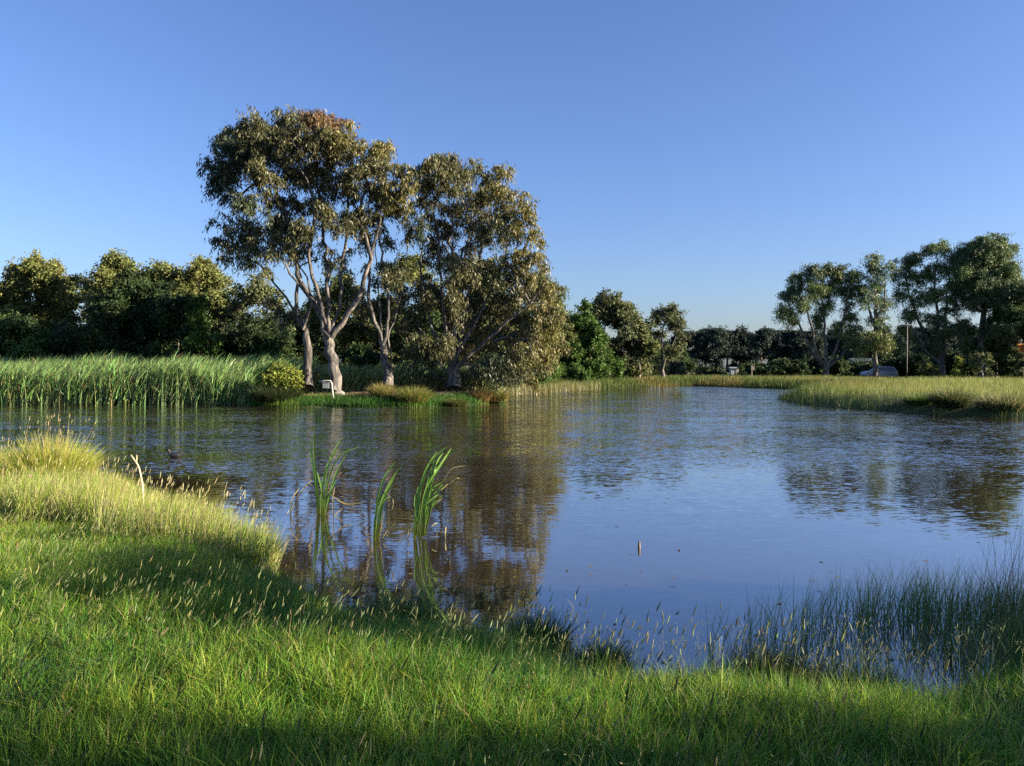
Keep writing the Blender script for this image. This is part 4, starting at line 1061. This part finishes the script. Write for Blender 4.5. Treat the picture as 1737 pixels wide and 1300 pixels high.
# bent white post with a box on the point
Y = 42.5
b_ = P(565, 676, Y)
r = root('hanging_box_post', (b_[0], b_[1], gz(b_[0], b_[1])), 'bent white post with a grey box hung from its arm on the wooded point', 'post')
tube_obj('post', np.array([P(566, 680, Y), P(564, 664, Y), P(562.5, 650, Y), P(560.5, 646.5, Y), P(556, 646, Y), P(549, 646.6, Y), P(541, 647.5, Y)]), [0.045, 0.045, 0.045, 0.045, 0.04, 0.04, 0.035], M_WHITE, parent=r)
bm = bmesh.new(); c = P(553, 654.5, Y)
box(bm, (c[0] - r.location.x, c[1] - r.location.y - 0.02, c[2] - r.location.z), (0.36, 0.3, 0.32), 0.1, 0.03)
box(bm, (c[0] - r.location.x, c[1] - r.location.y - 0.02, c[2] - r.location.z + 0.175), (0.40, 0.34, 0.03), 0.1, 0.01)
bm_obj('box', bm, M_BOX, r)
# pale rock beside the trunk
bm = bmesh.new(); bmesh.ops.create_icosphere(bm, subdivisions=3, radius=0.3)
for v in bm.verts:
    k = 1 + 0.18 * math.sin(v.co.x * 9 + 1) * math.cos(v.co.y * 11) + 0.1 * math.sin(v.co.z * 17)
    v.co = (v.co.x * k * 1.1, v.co.y * k, v.co.z * k * 0.8)
c = P(575, 664, 43.8)
tag(bm_obj('rock', bm, plain_mat('pale_rock', (0.24, 0.22, 0.19), 0.9, vary=0.3), smooth=True, loc=(c[0], c[1], gz(c[0], c[1]) + 0.15)), 'pale rounded rock at the foot of the tallest gum', 'rock')
# fallen branches on the point
for k, (p0, p1, p2, lab) in enumerate((((648, 672), (668, 666), (690, 668), 'long fallen branch lying below the forked gum'), ((735, 672), (752, 664), (770, 662), 'fallen branch lying against the many stemmed gum'), ((655, 663), (672, 661), (684, 656), 'short raised fallen branch right of the forked gum'))):
    q = [np.array([*XY(a, b2, 0.55), 0]) for a, b2 in (p0, p1, p2)]
    Yk = 44.2 + 0.4 * k
    pts = np.array([P(a, b2, Yk) for a, b2 in (p0, p1, p2)])
    for v in pts: v[2] = gz(v[0], v[1]) + 0.1 + 0.08 * random.random()
    tag(tube_obj('fallen_branch', catmull(pts, 0.25), np.linspace(0.09, 0.03, len(catmull(pts, 0.25))), M_BARK, origin=pts[0]), lab, 'branch', 'fallen branches on the wooded point')

# white stakes at the near water edge
for (a, b2, r_, zb, lab) in (((1213, 1150), (1222, 1078), 0.016, 0.02, 'tall white leaning stake in the near shallows'), ((1362, 1140), (1377, 1114), 0.013, 0.02, 'short white stake leaning among the rushes')):
    q = XY(a[0], a[1], zb); Yk = q[1]
    p0 = P(a[0], a[1] + 12, Yk); p1 = P(b2[0], b2[1], Yk + 0.1)
    tag(tube_obj('stake', np.array([p0, p0 * 0.5 + p1 * 0.5, p1]), [r_ * 1.25, r_ * 1.2, r_ * 1.1], M_STAKE, origin=p0), lab, 'stake', 'white stakes in the near shallows')
q = XY(1384, 1218, 0.4); p0 = P(1384, 1225, q[1]); p1 = P(1385, 1190, q[1])
tag(tube_obj('peg', np.array([p0, p0 * .5 + p1 * .5, p1]), [0.009, 0.009, 0.008], M_POST, origin=p0), 'small dark peg standing in the grass at lower right', 'peg')
q = XY(1084, 931, 0); p0 = P(1084, 936, q[1]); p1 = P(1084.5, 919, q[1])
tag(tube_obj('twig', np.array([p0, p0 * .5 + p1 * .5, p1]), [0.016, 0.018, 0.012], M_BARKD, origin=p0), 'short dark twig poking out of the open water', 'twig')
# bent dry stalk on the left bank
Y = XY(243, 885, 0.42)[1]
pts = np.array([P(241, 890, Y), P(243, 850, Y), P(241, 820, Y), P(236, 795, Y), P(231, 785, Y), P(222, 772, Y)])
r = root('dead_stalk', pts[0], 'bent pale dead stalk rising from the left bank grass', 'stalk')
tube_obj('stem', catmull(pts, 0.06), np.linspace(0.014, 0.008, len(catmull(pts, 0.06))), M_DRY, parent=r)
tube_obj('side_shoot', np.array([P(231, 786, Y), P(232, 779, Y), P(232, 772, Y)]), [0.008, 0.006, 0.004], M_DRY, parent=r)
# light pole and wooden post
Y = 97; p0 = P(1538, 643, Y); p0[2] = gz(p0[0], p0[1]); p1 = P(1539, 552, Y)
r = root('light_pole', p0, 'slim grey pole standing right of the parked car', 'pole')
tube_obj('pole', np.array([p0 - [0, 0, .2], p0 * .5 + p1 * .5, p1]), [0.10, 0.085, 0.07], plain_mat('galvanised', (0.12, 0.12, 0.11), 0.7, 0.0), parent=r)
bm = bmesh.new(); box(bm, (0.15, 0, p1[2] - p0[2] + 0.05), (0.7, 0.24, 0.14), 0, 0.04); bm_obj('lamp_head', bm, M_BOX, r)
Y = 92; p0 = P(1275, 645, Y); p0[2] = gz(p0[0], p0[1]); p1 = P(1275, 620, Y)
r = root('sign_post', p0, 'wooden post with a small board on the far shore', 'post')
tube_obj('post', np.array([p0 - [0, 0, .2], p0 * .5 + p1 * .5, p1]), [0.07, 0.07, 0.065], M_POST, parent=r)
bm = bmesh.new(); box(bm, (0.1, -0.09, p1[2] - p0[2] - 0.35), (0.42, 0.05, 0.5), 0, 0.01); bm_obj('board', bm, M_POST, r)

# small far sheds; wall and roof colours darkened in place of tree shade


def shed(x, Y, z, w, d, h, rh, label, wall, roof):
    r = root('shed', (x, Y, z), label, 'shed', 'small pale sheds beyond the field')
    bm = bmesh.new(); box(bm, (0, 0, h / 2), (w, d, h)); bm_obj('wall', bm, wall, r)
    bm = bmesh.new()
    e = 0.25
    vs = [bm.verts.new(v) for v in ((-w / 2 - e, -d / 2 - e, h + .003), (w / 2 + e, -d / 2 - e, h + .003), (w / 2 + e, d / 2 + e, h + .003), (-w / 2 - e, d / 2 + e, h + .003), (-w / 2 - e, 0, h + rh), (w / 2 + e, 0, h + rh))]
    for f in ((0, 1, 5, 4), (2, 3, 4, 5), (1, 2, 5), (3, 0, 4), (3, 2, 1, 0)): bm.faces.new([vs[i] for i in f])
    bm_obj('roof', bm, roof, r)
    bm = bmesh.new(); box(bm, (w * 0.2, -d / 2 - 0.03, h * 0.42), (w * 0.22, 0.05, h * 0.84)); bm_obj('door', bm, M_POST, r)
    return r


Y = 150; x = (1245 - CX) / K * Y
shed(x, Y, gz(x, Y), 1.5, 1.4, 1.3, 0.25, 'small pale shed in front of the distant pine row', plain_mat('cream_wall', (0.3, 0.3, 0.31), 0.8), plain_mat('tin_roof', (0.2, 0.21, 0.22), 0.5))
Y = 145; x = (1459 - CX) / K * Y
shed(x, Y, gz(x, Y) + 0.3, 3.6, 3.0, 2.4, 0.6, 'shed with green grey roof behind the hedge left of the car', plain_mat('shed_wall', (0.12, 0.13, 0.12), 0.8), plain_mat('green_roof', (0.05, 0.065, 0.05), 0.5))

# parked car -----------------------------------------------------------------------
M_PAINT = plain_mat('silver_blue_paint', (0.17, 0.185, 0.215), 0.3, 0.3, 0.04)  # paint colour darkened to stand in for shade from the trees
M_GLASS = plain_mat('car_glass', (0.02, 0.024, 0.03), 0.06, 0.0, 0.1)
M_TYRE = plain_mat('tyre_rubber', (0.02, 0.02, 0.02), 0.85)
M_RIM = plain_mat('alloy_rim', (0.5, 0.5, 0.52), 0.3, 0.8)
M_LAMP = plain_mat('clear_lamp', (0.7, 0.7, 0.68), 0.1)
M_RED = plain_mat('red_lamp', (0.4, 0.02, 0.02), 0.2)
Yc = 103.5
xc = (1491 - CX) / K * Yc
car = root('parked_car', (xc, Yc, gz(xc, Yc)), 'silver grey estate car parked behind the narrow gum', 'car')
prof = [(-2.15, 0.35), (-2.2, 0.6), (-2.12, 0.85), (-1.9, 0.98), (-1.05, 1.08), (-0.35, 1.6), (0.0, 1.68), (1.2, 1.70), (1.72, 1.64), (2.0, 1.2), (2.12, 1.0), (2.16, 0.6), (2.1, 0.35)]
bm = bmesh.new()
rows = []
for yv, ins in ((-0.88, 0), (-0.86, 0), (0.86, 0), (0.88, 0)):
    row = []
    for (px_, pz_) in prof:
        tum = 0.16 * max(0, (pz_ - 1.0) / 0.7)
        yy = yv * (1 - tum * 0.9)
        sh = 0.985 if abs(yv) > 0.87 else 1.0
        row.append(bm.verts.new((px_ * sh, yy, 0.3 + (pz_ - 0.3) * (0.985 if sh < 1 else 1))))
    rows.append(row)
for a in range(3):
    for k in range(len(prof)):
        k2 = (k + 1) % len(prof)
        bm.faces.new((rows[a][k], rows[a][k2], rows[a + 1][k2], rows[a + 1][k]))
bm.faces.new(rows[0]); bm.faces.new(rows[3][::-1])
bmesh.ops.recalc_face_normals(bm, faces=bm.faces)
bm_obj('body', bm, M_PAINT, car)
for sgn in (-1, 1):
    bm = bmesh.new()
    for quad in (((-0.86, 1.1), (-0.3, 1.52), (0.12, 1.58), (0.12, 1.1)), ((0.2, 1.1), (0.2, 1.58), (0.95, 1.6), (0.95, 1.1)), ((1.03, 1.1), (1.03, 1.6), (1.58, 1.56), (1.82, 1.18))):
        vs = []
        for (a, z_) in quad:
            tum = 0.16 * max(0, (z_ - 1.0) / 0.7)
            vs.append(bm.verts.new((a, sgn * (0.88 * (1 - tum * 0.9) + 0.012), z_)))
        bm.faces.new(vs if sgn < 0 else vs[::-1])
    bm_obj('side_window', bm, M_GLASS, car)
for nm, q in (('windscreen', ((-1.0, 1.14), (-0.42, 1.58))), ('rear_window', ((1.78, 1.58), (1.97, 1.27)))):
    bm = bmesh.new(); sx = -0.012 if nm == 'windscreen' else 0.014
    (a, z0), (b2, z1) = q
    vs = [bm.verts.new(v) for v in ((a + sx, -0.68, z0 + .012), (a + sx, 0.68, z0 + .012), (b2 + sx, 0.62, z1 + .012), (b2 + sx, -0.62, z1 + .012))]
    bm.faces.new(vs); bm_obj(nm, bm, M_GLASS, car)
for wx_ in (-1.32, 1.3):
    for sgn in (-1, 1):
        bm = bmesh.new()
        bmesh.ops.create_cone(bm, cap_ends=True, segments=24, radius1=0.34, radius2=0.34, depth=0.22)
        bmesh.ops.rotate(bm, verts=bm.verts, cent=(0, 0, 0), matrix=__import__('mathutils').Matrix.Rotation(math.pi / 2, 3, 'X'))
        bmesh.ops.bevel(bm, geom=[e for e in bm.edges if len(e.link_faces) == 2 and any(len(f.verts) > 4 for f in e.link_faces)], offset=0.04, segments=2, affect='EDGES')
        wh = bm_obj('wheel', bm, M_TYRE, car, True, (wx_, sgn * 0.80, 0.34))
        bm = bmesh.new()
        bmesh.ops.create_cone(bm, cap_ends=True, segments=20, radius1=0.22, radius2=0.20, depth=0.03)
        bmesh.ops.rotate(bm, verts=bm.verts, cent=(0, 0, 0), matrix=__import__('mathutils').Matrix.Rotation(math.pi / 2, 3, 'X'))
        bm_obj('rim', bm, M_RIM, wh, False, (0, sgn * 0.115, 0))
for sgn in (-1, 1):
    bm = bmesh.new(); box(bm, (-2.08, sgn * 0.66, 0.82), (0.16, 0.32, 0.14), 0, 0.02); bm_obj('headlight', bm, M_LAMP, car)
    bm = bmesh.new(); box(bm, (2.09, sgn * 0.76, 1.02), (0.1, 0.2, 0.3), 0, 0.02); bm_obj('tail_light', bm, M_RED, car)
    bm = bmesh.new(); box(bm, (-0.75, sgn * 0.95, 1.1), (0.14, 0.2, 0.12), 0, 0.03); bm_obj('mirror', bm, M_PAINT, car)
for sx in (2.15, -2.17):
    bm = bmesh.new(); box(bm, (sx, 0, 0.5), (0.16, 1.6, 0.2), 0, 0.04); bm_obj('bumper', bm, M_PAINT, car)

# moorhen on the water --------------------------------------------------------------
Y = XY(296, 776, 0)[1]; c = P(296, 776, Y)
V = [(-0.20, 0, 0.10), (-0.13, 0, 0.055), (-0.02, 0, 0.045), (0.08, 0, 0.055), (0.125, 0, 0.11), (0.135, 0, 0.165), (0.15, 0, 0.195), (0.19, 0, 0.187), (0.215, 0, 0.18)]
Rr = [0.012, 0.05, 0.075, 0.06, 0.032, 0.024, 0.03, 0.014, 0.006]
me = bpy.data.meshes.new('waterbird'); me.from_pydata([(-x, y, z) for x, y, z in V], [(i, i + 1) for i in range(len(V) - 1)], [])
o = bpy.data.objects.new('waterbird', me); COL.objects.link(o)
sk = o.modifiers.new('skin', 'SKIN')
for i, rv in enumerate(Rr): me.skin_vertices[0].data[i].radius = (rv, rv * (1.0 if i < 4 else 1))
me.skin_vertices[0].data[2].use_root = True
o.modifiers.new('sub', 'SUBSURF').levels = 2; o.modifiers['sub'].render_levels = 2
me.materials.append(plain_mat('black_plumage', (0.018, 0.018, 0.02), 0.6))
o.location = (c[0], c[1], 0.0)
tag(o, 'small black waterbird swimming off the left bank', 'bird')

# ------------------------------------------------------------------ light, sky, camera
world = bpy.data.worlds.new('World'); scene.world = world; world.use_nodes = True
nt = world.node_tree; nt.nodes.clear(); L = nt.links.new
sky = nt.nodes.new('ShaderNodeTexSky'); sky.sky_type = 'NISHITA'; sky.sun_disc = False
sky.sun_elevation = SUN_EL; sky.sun_rotation = SUN_AZ
sky.air_density = 1.15; sky.dust_density = 1.0; sky.ozone_density = 3.0; sky.altitude = 50
bg = nt.nodes.new('ShaderNodeBackground'); bg.inputs['Strength'].default_value = 0.046
wo = nt.nodes.new('ShaderNodeOutputWorld'); tn = nt.nodes.new('ShaderNodeMix'); tn.data_type = 'RGBA'; tn.blend_type = 'MULTIPLY'; tn.inputs['Factor'].default_value = 1.0
tn.inputs[7].default_value = (0.84, 0.94, 1.32, 1); L(sky.outputs[0], tn.inputs[6]); L(tn.outputs[2], bg.inputs['Color']); L(bg.outputs[0], wo.inputs['Surface'])
sun = bpy.data.lights.new('sun', 'SUN'); sun.energy = 5.0; sun.angle = math.radians(0.5); sun.color = (1.0, 0.85, 0.64)
so = bpy.data.objects.new('sun', sun); COL.objects.link(so)
from mathutils import Vector
dsun = Vector((math.sin(SUN_AZ) * math.cos(SUN_EL), math.cos(SUN_AZ) * math.cos(SUN_EL), math.sin(SUN_EL)))
so.rotation_euler = (-dsun).to_track_quat('-Z', 'Y').to_euler()
so.location = (40, 0, 40)

cam = bpy.data.cameras.new('camera'); co = bpy.data.objects.new('camera', cam); COL.objects.link(co)
co.location = (0, 0, H); co.rotation_euler = (math.pi / 2, 0, 0)
cam.sensor_width = 36; cam.lens = 36 * K / 1737; cam.shift_y = -28 / 1737
cam.clip_start = 0.05; cam.clip_end = 6000
scene.camera = co
vs = scene.view_settings; vs.view_transform = 'Standard'; vs.look = 'None'; vs.exposure = 1.85; vs.gamma = 1; vs.use_curve_mapping = False
scene.cycles.max_bounces = 6; scene.cycles.diffuse_bounces = 3; scene.cycles.glossy_bounces = 3; scene.cycles.transmission_bounces = 3; scene.cycles.caustics_reflective = False
scene.cycles.use_denoising = False
